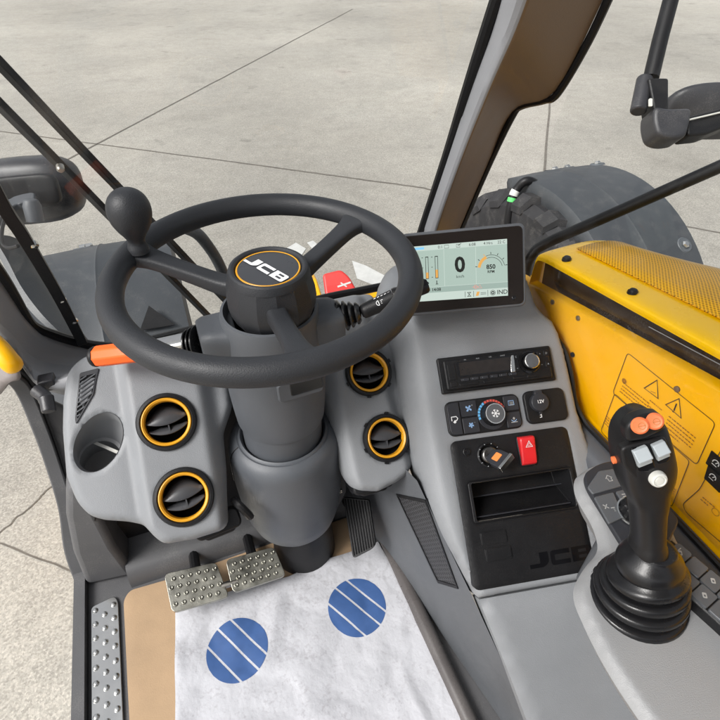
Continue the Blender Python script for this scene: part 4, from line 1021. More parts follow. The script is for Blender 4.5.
# ================================================================== display monitor
mon = thing('display_monitor', 'wide black framed display screen showing a large zero beside the steering wheel', 'monitor', D(470, 320, .80))
tlm, trm, blm = D(398, 234, .778), D(526, 222, .778), D(403, 318, .790)
MF0 = Frame((tlm + D(527, 306, .79)) / 2, trm - tlm, np.cross(trm - tlm, tlm - blm))
if np.dot(MF0.n, FW) > 0: MF0 = Frame(MF0.o, MF0.ex, -MF0.n)
def mp(x, y): return MF0.px(x, y, .012)
mw, mh = .190, .126
cm = np.mean([mp(398, 234), mp(526, 222), mp(527, 306), mp(403, 317)], axis=0)
pts4 = [mp(*q) for q in ((399, 234), (525.5, 222), (527, 306), (402, 317))]
m = MB(); m.prism(rpoly(pts4, .011, 6), MF0, -.010, .011); m.prism(rpoly([cm + (p - cm) * .9 for p in pts4], .011, 6), MF0, -.026, -.010); mh_ = m.build('housing', 'key_grey', mon, bevel=.003, seg=3)
m = MB(); m.prism(rpoly([cm + (p - cm) * np.array([.952, .93]) for p in pts4], .008, 6), MF0, .0105, .0122); m.build('bezel', 'screen_black', mon, bevel=.0006)
scr = [MF0.px(*q, .0124) for q in ((413, 246.5), (507, 239), (507.5, 295.5), (420, 301.5))]
scr = [MF0.px(*q, .0124) for q in ((411.5, 246.8), (507, 238.8), (508, 295.6), (413.5, 302.0))]
SU = Frame(MF0.p(*scr[3], .0124), MF0.p(*scr[2]) - MF0.p(*scr[3]), MF0.n)
sw0 = np.linalg.norm(scr[2] - scr[3]); sh0 = np.linalg.norm(scr[0] - scr[3])
def bl(a, b):                                                            # screen position, 0..1 across and up
    p = (1 - b) * ((1 - a) * scr[3] + a * scr[2]) + b * ((1 - a) * scr[0] + a * scr[1]); q = MF0.p(*p, .0124) - SU.o; return np.array([np.dot(q, SU.ex), np.dot(q, SU.ey)])
def quad(m, a0, a1, b0, b1, w, mi): m.flat([bl(a0, b0), bl(a1, b0), bl(a1, b1), bl(a0, b1)], SU, w, mi)
LM = ['lcd_back', 'lcd_pale', 'lcd_mid', 'lcd_dark', 'lcd_orange', 'lcd_blue', 'lcd_red']
m = MB(); quad(m, 0, 1, 0, 1, 0, 0); quad(m, 0, 1, .91, 1, .0002, 1); quad(m, 0, 1, 0, .145, .0002, 1); quad(m, 0, 1, .145, .245, .0002, 2)
for a in (.335, .668): quad(m, a - .0025, a + .0025, .245, .90, .0002, 1)
quad(m, 0, 1, .243, .25, .0003, 1)
def tx(s_, a, b, size, mi=3, bold=0.0): p = bl(a, b); m.text(s_, size, SU, p[0], p[1], .0004, m=mi, bold=bold)
quad(m, .015, .13, .935, .975, .0004, 5)
tx('0', .50, .60, .030, 3, .03); tx('km/h', .50, .40, .0058)
for a, f_ in ((.155, .28), (.255, .38)):
    quad(m, a - .016, a + .016, .40, .80, .0003, 3); quad(m, a - .011, a + .011, .415, .785, .0004, 0); quad(m, a - .012, a + .012, .41, .41 + .38 * f_ , .0005, 4)
    for k in range(3): quad(m, a - .055, a - .04, .42 + .18 * k, .43 + .18 * k, .0004, 3)
quad(m, .142, .162, .30, .35, .0004, 3); quad(m, .162, .170, .31, .335, .0004, 3); quad(m, .248, .256, .29, .36, .0004, 3); quad(m, .240, .268, .29, .30, .0004, 3)
c = bl(.83, .50); 
m.arc(c[0], c[1], .0195, R(10), R(170), .0006, SU, .0004, 3); m.arc(c[0], c[1], .0160, R(10), R(170), .0006, SU, .0004, 3); m.arc(c[0], c[1], .0178, R(112), R(172), .0042, SU, .0005, 4)
for k in range(7): a = R(10 + k * 26.6); m.line((c[0] + .0205 * math.cos(a), c[1] + .0205 * math.sin(a)), (c[0] + .0235 * math.cos(a), c[1] + .0235 * math.sin(a)), .0009, SU, .0004, 3 if k != 4 else 4)
tx('850', .825, .53, .0088, 3, .03); tx('RPM', .825, .445, .0055, 3, .02)
tx('0:1', .30, .95, .0058); p = bl(.365, .95); m.path([p + np.array(q) for q in ((-.003, -.0022), (.003, -.0022), (.003, .0022), (-.003, .0022))], .0006, SU, .0004, 3, closed=True)
p = bl(.49, .95); m.path([p + np.array(q) for q in ((-.003, -.0022), (.002, -.0022), (.002, .002), (-.003, .002))], .0006, SU, .0004, 3, closed=True); m.line(p + np.array((-.001, 0)), p + np.array((.004, .003)), .0007, SU, .0004, 3)
tx('6:08', .635, .95, .0058); tx('4 Hrs', .80, .95, .0058); tx('22 C', .94, .95, .0058)
tx('14:08', .245, .195, .0060, 3, .02)
p = bl(.66, .195); m.arc(p[0], p[1], .0024, 0, R(360), .0007, SU, .0004, 6); m.line(p + np.array((-.005, 0)), p + np.array((.005, 0)), .0006, SU, .0004, 6); p = bl(.705, .195); m.path([p + np.array(q) for q in ((-.0026, -.002), (.0026, -.002), (0, .0026))], .0008, SU, .0004, 6, closed=True)
for a in (.545, .635, .785): quad(m, a, a + .004, .02, .125, .0004, 3)
p = bl(.59, .07); m.line(p + np.array((-.003, .0028)), p + np.array((.003, .0028)), .0007, SU, .0004, 3); m.line(p + np.array((-.003, -.0028)), p + np.array((.003, -.0028)), .0007, SU, .0004, 3); m.line(p + np.array((-.002, .0028)), p + np.array((.002, -.0028)), .0007, SU, .0004, 3); m.line(p + np.array((.002, .0028)), p + np.array((-.002, -.0028)), .0007, SU, .0004, 3)
p = bl(.68, .07); m.flat([p + np.array(q) for q in ((-.003, -.003), (.001, -.003), (.003, .003), (-.001, .003))], SU, .0004, 4); p = bl(.74, .07); m.line(p + np.array((-.004, .001)), p + np.array((.004, .001)), .0006, SU, .0004, 3); m.line(p + np.array((-.004, -.001)), p + np.array((.004, -.001)), .0006, SU, .0004, 3)
p = bl(.84, .07); m.arc(p[0], p[1], .0036, 0, R(360), .0006, SU, .0004, 3); m.arc(p[0], p[1], .0018, 0, R(360), .0014, SU, .0004, 3)
tx('IND', .94, .07, .0088, 3, .01)
m.build('screen', LM, mon)
m = MB(); m.lathe([(.0035, .0118), (.0030, .0134), (.0022, .0138)], MF0.at(*MF0.px(514, 298, .0124), 0), 16, cap1=True); m.build('button', 'gloss_black', mon)
m = MB(); m.tube(resample([MF0.p(cm[0], cm[1], -.024), MF0.p(cm[0], cm[1] - .03, -.05), CF.p(.07, .13, -.03)], 6), .016, 14); m.build('mount_arm', 'black_plastic', mon)

# ================================================================== armrest console and joystick
AZ = -.55
arm = thing('armrest_console', 'pale grey armrest console with dark keypads around the joystick', 'console', (.4, .1, FZ))
AF = Frame((0, 0, AZ), (1, 0, 0), (0, 0, 1))
ao = [(.387, .268), (.402, .289), (.440, .298), (.468, .285), (.468, .20), (.455, .17), (.452, .13), (.446, -.20), (.290, -.20), (.288, .100), (.303, .168), (.338, .187), (.366, .196), (.379, .222)]
ao = rpoly(ao, [.012, .012, .02, .02, .02, .01, .01, .02, .03, .05, .03, .03, .03, .03], 5)
m = MB(); panel(m, ao, AF, lambda u, v: -.004 * sstep(.30, .34, .34 - u + .30 - .30), rad=.011, skirt=.034, skdir=V(.45, -.1, -1), step=.006); m.build('body', 'pale_plastic', arm, angle=50)
m = MB(); bo = [(a + (.44 - a) * .62, b - .05) for a, b in ao]; m.prism(bo, AF, -.20, -.035, taper=0.0); m.build('lower_body', 'mid_plastic', arm, bevel=.01, seg=3)
# front keypad
kpo = rpoly([(.398, .266), (.408, .283), (.436, .289), (.470, .284), (.470, .19), (.418, .162), (.384, .185)], [.010, .010, .012, .012, .01, .012, .004], 5)
m = MB(); m.prism(kpo, AF, -.002, .006); m.build('keypad_plate', 'switch_grey', arm, bevel=.002, seg=3)
def house(m, fr, u, v, s, w, mi): m.path([(u - s * .5, v), (u, v + s * .5), (u + s * .5, v), (u + s * .25, v), (u + s * .25, v - s * .45), (u - s * .25, v - s * .45), (u - s * .25, v)], s * .14, fr, w, mi, closed=True)
KZ = .0062
def kpx(x, y): return tuple(AF.px(x, y, .008))
def pxkey(pts, r=.0025):
    q = MB(); q.prism(rpoly([kpx(*p) for p in pts], r, 4), AF, KZ - .001, KZ + .0022); return q
m = pxkey(((587.5, 487), (598.5, 471), (622, 467.5), (636, 482), (593, 494))); u_, v_ = kpx(609, 478.5); kf2 = AF.at(u_, v_, KZ + .0024, R(-8)); house(m, kf2, 0, 0, .0090, 0, 1); m.build('key', ['key_grey', 'legend_ink'], arm, bevel=.0008)
m = pxkey(((594, 497), (613.5, 492), (624, 517), (609, 524))); u_, v_ = kpx(609, 507); kf2 = AF.at(u_, v_, KZ + .0024, R(-10))
for q in (-.0028, .0028): m.line((-.006, .001 + q), (-.001, .001 - q), .0012, kf2, 0, 1)
m.line((.001, -.002), (.006, -.002), .0012, kf2, 0, 1); m.text('2', .0050, kf2, .004, -.0055, .0001, m=1); m.build('key', ['key_grey', 'legend_ink'], arm, bevel=.0008)
m = pxkey(((615.5, 491.5), (636, 486.5), (648, 507), (630, 514))); u_, v_ = kpx(625, 495); kf2 = AF.at(u_, v_, KZ + .0024, R(-10)); m.line((-.004, .001), (.001, .001), .0012, kf2, 0, 1); m.line((-.004, -.002), (.003, -.002), .0012, kf2, 0, 1); m.build('key', ['key_grey', 'legend_ink'], arm, bevel=.0008)
dcx, dcy = A(637, 509, 2, AZ + .014)[:2]; DKF = Frame(V(dcx, dcy, AZ + .0075), (1, 0, 0), (0, 0, 1))
n_ = 60; m = MB(); secs = []
for r_, hh in ((.0185, 0), (.0180, .004), (.0165, .012), (.0150, .0135)): secs.append([DKF.p((r_ - (.0011 if (k // 3) % 2 else 0)) * math.cos(2 * math.pi * k / n_), (r_ - (.0011 if (k // 3) % 2 else 0)) * math.sin(2 * math.pi * k / n_), hh) for k in range(n_)])
m.loft(secs); m.lathe([(.0212, 0), (.0208, .002), (.0190, .0022)], DKF, 40, m=1); m.build('rotary_dial', ['black_plastic', 'chrome'], arm, angle=25)
# rear keypad block: two columns of keys running back along the sill
k0, k1, k2 = A(680, 553, 2, AZ + .018), A(713, 581, 2, AZ + .018), A(680, 574, 2, AZ + .018)
kx_ = (k1 - k0) / 2; kyv = (k2 - k0)
KP = Frame(k0, unit(V(kx_[0], kx_[1], 0)), (0, 0, 1)); pu = np.linalg.norm(kx_[:2]); pv = np.dot(kyv, KP.ey)
nk = 8
m = MB(); m.prism(rpoly([(-.016, -pv * .48), (pu * (nk - .4), -pv * .48), (pu * (nk - .4), pv * 1.52), (.002, pv * 1.52), (-.010, pv * .6)] if pv > 0 else [(-.016, -pv * .48), (pu * (nk - .4), -pv * .48), (pu * (nk - .4), pv * 1.52), (.002, pv * 1.52), (-.010, pv * .6)], .004), KP, -.020, -.0035); m.build('keypad_block', 'black_plastic', arm, bevel=.002)
for j in range(2):
    for i in range(nk):
        u, v = pu * i + (.004 if j else 0), pv * j
        m = MB(); rr_ = [.002] * 4
        m.rbox(KP, u, v, pu * .92, abs(pv) * .92, -.004, 0, .0035 if (i == 0) else .0018)
        f2 = KP.at(u, v, .0003, R(-45))
        if (i, j) in ((0, 0), (2, 1), (2, 0), (4, 0), (5, 1)): m.rbox(f2, 0, 0, .0058, .0042, 0, .0002, .001, m=1); m.rbox(f2, .0004, 0, .0022, .0018, .0002, .0003, .0005, m=0)
        if (i, j) in ((0, 0),): m.line((-.006, .002), (-.002, -.002), .0011, f2, .0004, 1)
        if (i, j) in ((0, 1), (3, 0)): m.rbox(f2, .004, .001, .0016, .0022, 0, .0002, .0004, m=1)
        m.build('key', ['key_grey', 'legend_ink'], arm, bevel=.0008)

joy = thing('joystick', 'black joystick grip with two orange buttons on a ribbed rubber boot', 'joystick', (.365, .135, AZ))
jb, jt = D(649, 560, .528), D(642, 412, .478)
ja = unit(jt - jb); jx = unit(RT - np.dot(RT, ja) * ja); jn = np.cross(jx, ja)
if np.dot(jn, FW) > 0: jn = -jn
JF = Frame(jb, jx, jn)                                                 # u across, v up the grip, w out of its face
if np.dot(JF.ey, ja) < 0: JF = Frame(jb, -jx, jn)
def jp(x, y, w=0.0): return JF.px(x, y, w)
# boot
bc = A(637, 599, 2, AZ - .006); btop = jb + ja * -.009
prof = [(.0485, 0.0), (.0496, .005), (.0486, .0105), (.0440, .0125), (.0392, .0125), (.0430, .0165), (.0462, .0215), (.0456, .0275), (.0412, .0300), (.0362, .0300), (.0398, .034), (.0426, .039), (.0418, .045), (.0376, .0475), (.0330, .0475), (.0362, .0515), (.0386, .0565), (.0376, .062), (.0336, .066), (.030, .070)]
secs = []; T = resample([np.append(np.array(q), 0) for q in prof], 3)
for r_, h_, _ in T:
    t = h_ / .070; c = bc * (1 - t) + btop * t; nn_ = unit(V(0, 0, 1) * (1 - t) + ja * t * .9); f2 = Frame(c, (1, 0, 0), nn_)
    secs.append([f2.p(r_ * math.cos(a), r_ * math.sin(a) * .96, 0) for a in np.linspace(0, 2 * math.pi, 44, endpoint=False)])
m = MB(); m.loft(secs, cap=False); m.build('boot', 'rubber_boot', joy, angle=60)
cfr = Frame(D(650, 563, .530), (1, 0, 0), unit(V(0, 0, .55) + ja * .55 + RT * .10))
pr_ = resample([V(*q, 0) for q in ((.010, .023), (.0190, .0215), (.0215, .0180), (.0255, .0130), (.0298, .0080), (.0322, .002), (.0322, -.004), (.0300, -.0085), (.025, -.0115), (.018, -.0125))], 3)
m = MB(); m.lathe([(q[0], q[1]) for q in pr_], cfr, 52, sq=(1, .96)); m.build('collar', 'rubber_boot', joy, angle=60)
rows = []
for y, xl, xr, dep, sh, pw in ((572, 634, 668, .0185, -.001, .8), (560, 631, 668.5, .0195, 0, .8), (546, 629.5, 669, .0205, 0, .8), (538, 631.5, 667, .0195, 0, .8), (525, 631.5, 667, .0195, 0, .75), (510, 630, 668, .0195, 0, .75),
                               (498, 627.5, 669.5, .020, .001, .7), (486, 621, 671, .0215, .003, .62), (474, 615.5, 673, .0230, .005, .55), (460, 612, 673, .0240, .006, .5), (445, 610, 670.5, .0245, .005, .5), (432, 611.5, 667.5, .0245, .003, .5), (423, 616, 666, .0230, 0, .52), (416, 623, 662, .0200, -.003, .6), (412, 631, 656, .0140, -.006, .7)):
    a, b = jp(xl + 2, y), jp(xr - (7.5 if y < 495 else 5), y); rows.append(np.array([(a[0] + b[0]) / 2, (a[1] + b[1]) / 2, (b[0] - a[0]) / 2, dep, sh, pw]))
R2 = resample(rows, 3); secs = []
for cu_, cv_, hw, dep, sh, pw in R2:
    secs.append([JF.p(cu_ + hw * se(math.cos(b), pw), cv_, sh + dep * se(math.sin(b), pw)) for b in np.linspace(0, 2 * math.pi, 40, endpoint=False)])
m = MB(); m.loft(secs); m.build('grip', 'grip_plastic', joy, angle=60)
# face mouldings
fw = .0285
def face(pts, r, w0, w1, name, mt, bev=.001, par=joy):
    q = MB(); q.prism(rpoly([jp(x, y, w1) for x, y in pts], r, 5), JF, w0, w1); return q.build(name, mt, par, bevel=bev, seg=3)
face(((621, 449), (633, 444), (648, 441), (666, 437), (670, 450), (671, 468), (667, 484), (660, 493), (650, 490), (634, 478), (624, 466)), .004, .018, fw, 'face_panel', 'grip_plastic', .002)
face(((626, 428), (634, 419), (648, 414), (662, 414), (667, 428), (660, 433), (645, 440), (628, 443)), .004, .016, fw + .002, 'button_shelf', 'grip_plastic', .003)
face(((631, 449), (649, 446), (656, 468), (651, 472), (638, 472)), .002, .02, fw + .0015, 'rocker_frame', 'gloss_black', .0008)
face(((652, 446), (667, 441), (671, 458), (668, 462), (657, 465)), .002, .02, fw + .0015, 'rocker_frame', 'gloss_black', .0008)
for x, y in ((641.2, 426.8), (656, 422.4)):
    c = jp(x, y, fw + .004); f2 = Frame(JF.p(c[0], c[1], fw + .001), JF.ex, unit(-JF.p(c[0], c[1], fw)) * .8 + JF.n * .2); f2.o = f2.o - f2.n * fw
    q = MB(); q.lathe([(.0066, fw - .008), (.0072, fw + .0030), (.0070, fw + .0046), (.0056, fw + .0060), (.0030, fw + .0055), (.001, fw + .0054)], f2, 40, cap1=True); ob_ = q.build('thumb_button', 'orange_button', joy)
    q = MB(); q.arc(.0012, -.0004, .0026, 0, R(360), .0004, f2, fw + .0062); q.line((-.0014, -.0004), (.0038, -.0004), .0004, f2, fw + .0062); q.build('button_symbol', 'brown_ink', ob_)
for (xa, ya, xb, yb, w_, h_, rt) in ((642.0, 453.5, 646, 463, .0125, .0175, R(14)), (661.0, 447.5, 664, 457, .0110, .0165, R(16))):
    c = jp((xa + xb) / 2, (ya + yb) / 2, fw + .006); f2 = JF.at(c[0], c[1], 0, rt)
    q = MB(); prof2 = [(-h_ / 2, fw), (-h_ / 2, fw + .0045), (-h_ * .05, fw + .0065), (-h_ * .10, fw + .0098), (0, fw + .0098), (h_ * .12, fw + .0082), (h_ / 2, fw + .0048), (h_ / 2, fw)]
    q.loft([[f2.p(u, v, w) for v, w in prof2] for u in (-w_ / 2, w_ / 2)]); q.build('rocker_switch', 'rocker_grey', joy, bevel=.0009, seg=3, angle=30)
c = jp(659.5, 480.5, fw + .006); f2 = JF.at(c[0], c[1], 0)
q = MB(); q.lathe([(.0072, fw - .004), (.0074, fw + .004), (.0066, fw + .0066), (.0052, fw + .0074), (.0046, fw + .0064), (.0036, fw + .0064), (.0032, fw + .0074), (.001, fw + .0076)], f2, 40, cap1=True); q.build('centre_button', 'white_button', joy)
q = MB(); c = jp(611, 458, 0); q.lathe([(.0035, -.004), (.0035, .0005), (.002, .001)], Frame(JF.p(c[0], c[1], .004), (0, 0, 1), -JF.ex), 20, cap1=True); q.build('trigger_button', 'orange_button', joy)

# ================================================================== pedals
def pedal(name, label, corners, z, group, pad_mat='steel'):
    P4 = [A(x, y, 2, z) for x, y in corners]; o = np.mean(P4, axis=0); t = thing(name, label, 'pedal', V(o[0], o[1], FZ), group)
    f = Frame(o, P4[1] - P4[0], (0, -.30, .95)); pl_ = [f.px(x, y) for x, y in corners]
    m = MB(); m.prism(rpoly(pl_, .010, 6), f, -.012, 0)
    c = np.mean(pl_, axis=0); ux = (pl_[1] - pl_[0] + pl_[2] - pl_[3]) / 2; uy = (pl_[0] - pl_[3] + pl_[1] - pl_[2]) / 2
    for j in range(4):
        for i in range(6):
            a = (i + .5 + (.25 if j % 2 else -.25)) / 6 - .5; b = (j + .5) / 4 - .5; q = c + ux * a * .92 + uy * b * .86; f2 = f.at(q[0], q[1], 0)
            m.lathe([(.0042, -.001), (.0038, .0022), (.0026, .0030), (.0018, .0022), (.0012, .0008)], f2, 14, cap1=True)
    m.build('pad', pad_mat, t, bevel=.0035, seg=3)
    m = MB(); m.tube(resample([f.p(c[0], c[1] - .005, -.012), f.p(c[0], c[1] + .02, -.03), V(o[0], o[1] + .07, z - .045), V(o[0], o[1] + .14, z - .055)], 5), .010, 10); m.build('pedal_arm', 'black_plastic', t)
    return t, f
t1, f1 = pedal('brake_pedal', 'dimpled steel brake pedal furthest to the left, over the brown paper', ((164, 574), (216, 562), (229, 597), (172, 613)), -.93, 'studded metal pedals')
t2, f2_ = pedal('brake_pedal', 'dimpled steel brake pedal right under the steering column', ((225.5, 560), (274, 546.5), (286, 575.5), (233, 593)), -.93, 'studded metal pedals')
m = MB(); a_, b_ = A(222, 586, 2, -.938), A(238, 581, 2, -.938); m.tube([a_, b_], .006, 12); m.build('locking_pin', 'bolt_metal', t1)
acc = thing('accelerator_pedal', 'ribbed black rubber accelerator pedal to the right of the steering column', 'pedal', (.21, .54, FZ))
AC = [D(343, 498, 1.005), D(370, 500, .995), D(375.5, 546, .975), D(353, 559, .985)]
af = Frame(np.mean(AC, axis=0), AC[1] - AC[0], np.cross(AC[1] - AC[0], AC[0] - AC[3])); af = af if np.dot(af.n, FW) < 0 else Frame(af.o, af.ex, -af.n)
pl_ = [af.px(x, y) for x, y in ((343, 497), (369, 500), (376, 547), (353, 559))]
m = MB(); secs = []
m.prism(rpoly(pl_, [.004, .004, .012, .008], 5), af, -.012, 0)
for k in range(9):
    t = (k + .7) / 9.4; a = pl_[0] * (1 - t) + pl_[1] * t; b = pl_[3] * (1 - t) + pl_[2] * t; m.tube([af.p(*(a + (b - a) * .03), .0005), af.p(*(a + (b - a) * .96), .0005)], .0016, 6)
m.build('pad', 'black_plastic', acc, bevel=.002)
m = MB(); m.tube([af.p(*(np.mean(pl_, axis=0)), -.01), af.o + V(0, .08, -.03)], .009, 10); m.build('pedal_arm', 'black_plastic', acc)

# ================================================================== paper on the floor
def sheet(o, fr, base, amp, step, name, mt, label, cat, discs=()):
    t = thing(name, label, cat, fr.p(*np.mean(o, axis=0), 0)); m = MB(); seeds = rng.uniform(0, 6, (8, 4))
    folds = [(rng.uniform(0, math.pi), rng.uniform(-.5, .5), rng.uniform(.3, 1) * (1 if rng.random() < .6 else -1), rng.uniform(.012, .05)) for _ in range(22)]
    mid = np.mean(np.array(o), axis=0)
    def hf(u, v):
        s_ = 0
        for k, (a, b, c_, d_) in enumerate(seeds): s_ += math.sin((u * math.cos(a) + v * math.sin(a)) * (18 + 9 * k) + b) * (.5 + .5 * math.sin(u * 9 + c_) * math.sin(v * 8 + d_)) / (1 + .35 * k)
        r_ = 0
        for a, b, c_, wd_ in folds:
            x = (u - mid[0]) * math.cos(a) + (v - mid[1]) * math.sin(a) - b * .5; t = -(u - mid[0]) * math.sin(a) + (v - mid[1]) * math.cos(a)
            r_ += c_ * max(0, 1 - abs(x + .006 * math.sin(t * 40)) / wd_) * (.5 + .5 * math.sin(t * 11 + b * 20))
        return base + amp * (abs(s_) * .7 + max(0, r_ + .6) * .9)
    panel(m, o, fr, hf, rad=.001, skirt=.001, step=step); m.build('sheet', mt, t, angle=70)
    for (cx, cy, r_, ang_) in discs:
        m = MB(); S_ = [(-1.0, -.60), (-.53, -.02), (.05, .45), (.52, 1.0)]
        for a, b in S_:
            pts = []
            xs = np.linspace(a, b, 17); xs = np.array([math.sin(math.pi / 2 * x) if False else x for x in xs])
            up_ = [(x, math.sqrt(max(0, 1 - x * x))) for x in xs]; poly = up_ + [(x, -y) for x, y in reversed(up_)]
            poly = [(x * r_, y * r_) for x, y in poly if True]
            g2 = densify(poly, .006); c_, s__ = math.cos(ang_), math.sin(ang_)
            g2 = [(cx + x * c_ - y * s__, cy + x * s__ + y * c_) for x, y in g2]
            clean = [g2[0]]
            for q in g2[1:]:
                if np.hypot(q[0] - clean[-1][0], q[1] - clean[-1][1]) > 5e-4: clean.append(q)
            panel(m, clean, fr, lambda u, v: hf(u, v) + .0006, rad=.0002, skirt=.0001, step=.005)
        m.build('printed_disc', 'disc_blue', t, angle=70)
FFl = Frame((0, 0, FZ), (1, 0, 0), (0, 0, 1))
ko = [(-.238, .606), (-.165, .602), (.10, .606), (.232, .606), (.236, .50), (.236, -.2), (-.25, -.2), (-.25, .59)]
sheet(rpoly(ko, [.012, .004, .004, .01, .004, .01, .01, .012]), FFl, .0002, .0009, .010, 'kraft_paper', 'kraft', 'sheet of brown kraft paper lying on the cab floor under the white mat', 'paper')
po = [tuple(FFl.px(*q)) for q in ((176, 611), (236, 591), (290, 578), (334, 559), (378, 543), (425, 631), (470, 720), (300, 760), (176, 730), (176, 650))]
d1 = FFl.px(357, 608); d2 = FFl.px(238, 651)
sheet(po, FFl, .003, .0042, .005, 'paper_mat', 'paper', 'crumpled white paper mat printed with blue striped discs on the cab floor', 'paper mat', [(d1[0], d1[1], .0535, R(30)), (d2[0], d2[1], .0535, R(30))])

# ================================================================== engine cover beyond the side window
hood = thing('engine_cover', 'yellow engine cover with a perforated top outside the right hand window', 'engine cover', (.8, .2, GZ + .6))
HX = .558
HSF = Frame((HX, 0, 0), (0, -1, 0), (-1, 0, 0))                           # u runs back along the machine, v up
def hx(x, y): return HSF.px(x, y)
def hlip(x, y): q = A(x, y, 0, HX + .018); return np.array([-q[1], q[2]])
ta, tb = hlip(527, 275.5), hlip(608, 319.5); sl_ = (tb[1] - ta[1]) / (tb[0] - ta[0])
def topz(u): return ta[1] + sl_ * (u - ta[0]) + .10 * 0
m = MB()
us = np.linspace(-.80, .45, 30)
secs = [[V(HX + .004, -u, -.9), V(HX, -u, topz(u) - .004), V(HX + .003, -u, topz(u)), V(HX + .017, -u, topz(u) + .0015), V(HX + .019, -u, topz(u) - .002), V(HX + .019, -u, topz(u) - .03)] for u in us]
m.loft(secs, closed=False, cap=False); m.build('side_panel', 'yellow_paint', hood, angle=50)
# dark smoked panel set back above the side panel, with a rubber edge
ca, cb = hx(541, 253), hx(665, 320); sl2 = (cb[1] - ca[1]) / (cb[0] - ca[0])
def edgez(u): return ca[1] + sl2 * (u - ca[0])
HU0 = ca[0] - .012
us2 = np.linspace(HU0 + .006, .45, 24)
m = MB(); m.loft([[V(HX + .030, -u, topz(u) - .03), V(HX + .022, -u, edgez(u) - .006)] for u in us2], closed=False, cap=False); m.build('smoked_panel', 'smoked_panel', hood, solid=.004)
m = MB(); m.tube([V(HX + .012, -u, edgez(u) - .010) for u in np.linspace(HU0 + .02, .45, 24)], .006, 10); m.build('rubber_edge', 'black_plastic', hood)
m = MB(); m.tube([V(HX + .018, -u, topz(u) + .30 * (edgez(u) - topz(u)) + .005) for u in np.linspace(.05 - .45, .45, 14)], .0007, 6); m.build('trim_line', 'pillar_grey', hood)
# top cover: near band, perforated field, falling outer side
def top_row(u):
    """points across the cover at station u (distance back), from the near edge outwards"""
    e = edgez(u); t = u - HU0; cx = .145 + .16 * sstep(0, .5, t)
    z = lambda k, dz: V(HX + k, -u, e + dz)
    rise = .004 * sstep(0, .1, t)
    return [z(.002, -.013), z(.000, -.004), z(.004, 0.0), z(.02, .0025), z(.05, .004), z(.05 + (cx - .05) * .33, .006 + rise), z(.05 + (cx - .05) * .66, .004 + rise), z(cx, -.004), z(cx + .035, -.018), z(cx + .09, -.06), z(cx + .16, -.17), z(cx + .20, -.40)]
us3 = [HU0 + q for q in (0, .004, .012, .03, .06, .10, .15, .20, .26, .33, .40, .5, .6, .7, .8, .95)]
rows_ = []
for i, u in enumerate(us3):
    r_ = top_row(u)
    if i == 0: r_ = [q + V(0, -.001, -.014) for q in r_]
    if i == 1: r_ = [q + V(0, 0, -.005) for q in r_]
    if i == 2: r_ = [q + V(0, 0, -.001) for q in r_]
    rows_.append(r_)
front = [q + V(0, .004, -.25) for q in rows_[0]]
m = MB(); m.loft([front] + rows_, closed=False, cap=False); m.build('top_cover', 'yellow_lip', hood, angle=60, sub=1)
gr0 = us3[3:]; m = MB(); secs = []
for u in np.linspace(HU0 + .035, .44, 30):
    r_ = top_row(u); q4, q5, q6, q7 = r_[4], r_[5], r_[6], r_[7]; st_ = .62 - .62 * sstep(0, .35, u - HU0); q4 = q4
    q7 = q7 * .9 + q6 * .1
    secs.append([q + V(0, 0, .0022) for q in (q4, q4 * .5 + q5 * .5 + V(0, 0, .0004), q5, q5 * .5 + q6 * .5 + V(0, 0, .0004), q6, q6 * .5 + q7 * .5 + V(0, 0, .0006), q7)])
m.loft(secs, closed=False, cap=False); m.build('perforated_grille', 'perforated_yellow', hood, solid=.0015, angle=60)
for x, y in ((567, 259), (633, 292)):
    f2 = Frame(A(x, y, 2, edgez(0) + .0) if False else V(*(PL(x, y, V(HX + .02, -.0, edgez(-.5) + .003 + sl2 * .5), unit(V(0, sl2, 1))))), (1, 0, 0), (0, 0, 1))
    m = MB(); m.lathe([(.0062, -.004), (.0062, .002), (.005, .004), (.003, .0045)], f2, 18, cap1=True); m.lathe([(.0078, -.003), (.0074, .0006)], f2, 18); m.build('bolt', 'black_plastic', hood)
for x, y, mt in ((553, 302, 'bolt_metal'), (578.5, 318, 'bolt_metal'), (573, 354.5, 'black_plastic'), (677.5, 389, 'brown_trim')):
    q = hx(x, y); m = MB(); m.lathe([(.0042, 0), (.0042, .002), (.0022, .003)], HSF.at(q[0], q[1], 0), 16, cap1=True); m.build('rivet', mt, hood)
# decals printed on the side panel
def dec(o, wd=.0011, closed=True, mi=0, mbx=None): mbx.path([hx(*q) for q in o], wd, HSF, .0008, mi, closed=closed)
def roundpx(pts, r): return [tuple(q) for q in rpoly([hx(*p) for p in pts], r, 4)]
def hatch(mbx, pa, pb, pc, rows, seed, mi=0):
    """rows of small dashes standing for fine print: pa-pb the first line, pc the foot of the block"""
    r2 = random.Random(seed); a, b, c_ = hx(*pa), hx(*pb), hx(*pc); dx = b - a; L1 = np.linalg.norm(dx); e = dx / L1; dn = c_ - a
    for k in range(rows):
        o = a + dn * (k / max(1, rows - 1)); x = 0; lim = L1 * (1 if k < rows - 1 else .6)
        while x < lim:
            wl = r2.uniform(.0014, .0042); mbx.line(o + e * x, o + e * min(x + wl, lim), .0016, HSF, .0007, mi); x += wl + r2.uniform(.0008, .0018)
m = MB(); lab = roundpx(((628, 352.5), (716, 423), (697, 465), (613, 393)), .006); m.path(lab, .0010, HSF, .0008, 0, closed=True)
for tri in (((644.5, 388), (657.5, 380), (658.5, 398.5)), ((666, 404.5), (679.5, 398.5), (681.5, 418))):
    m.path([hx(*q) for q in tri], .0021, HSF, .0008, 0, closed=True)
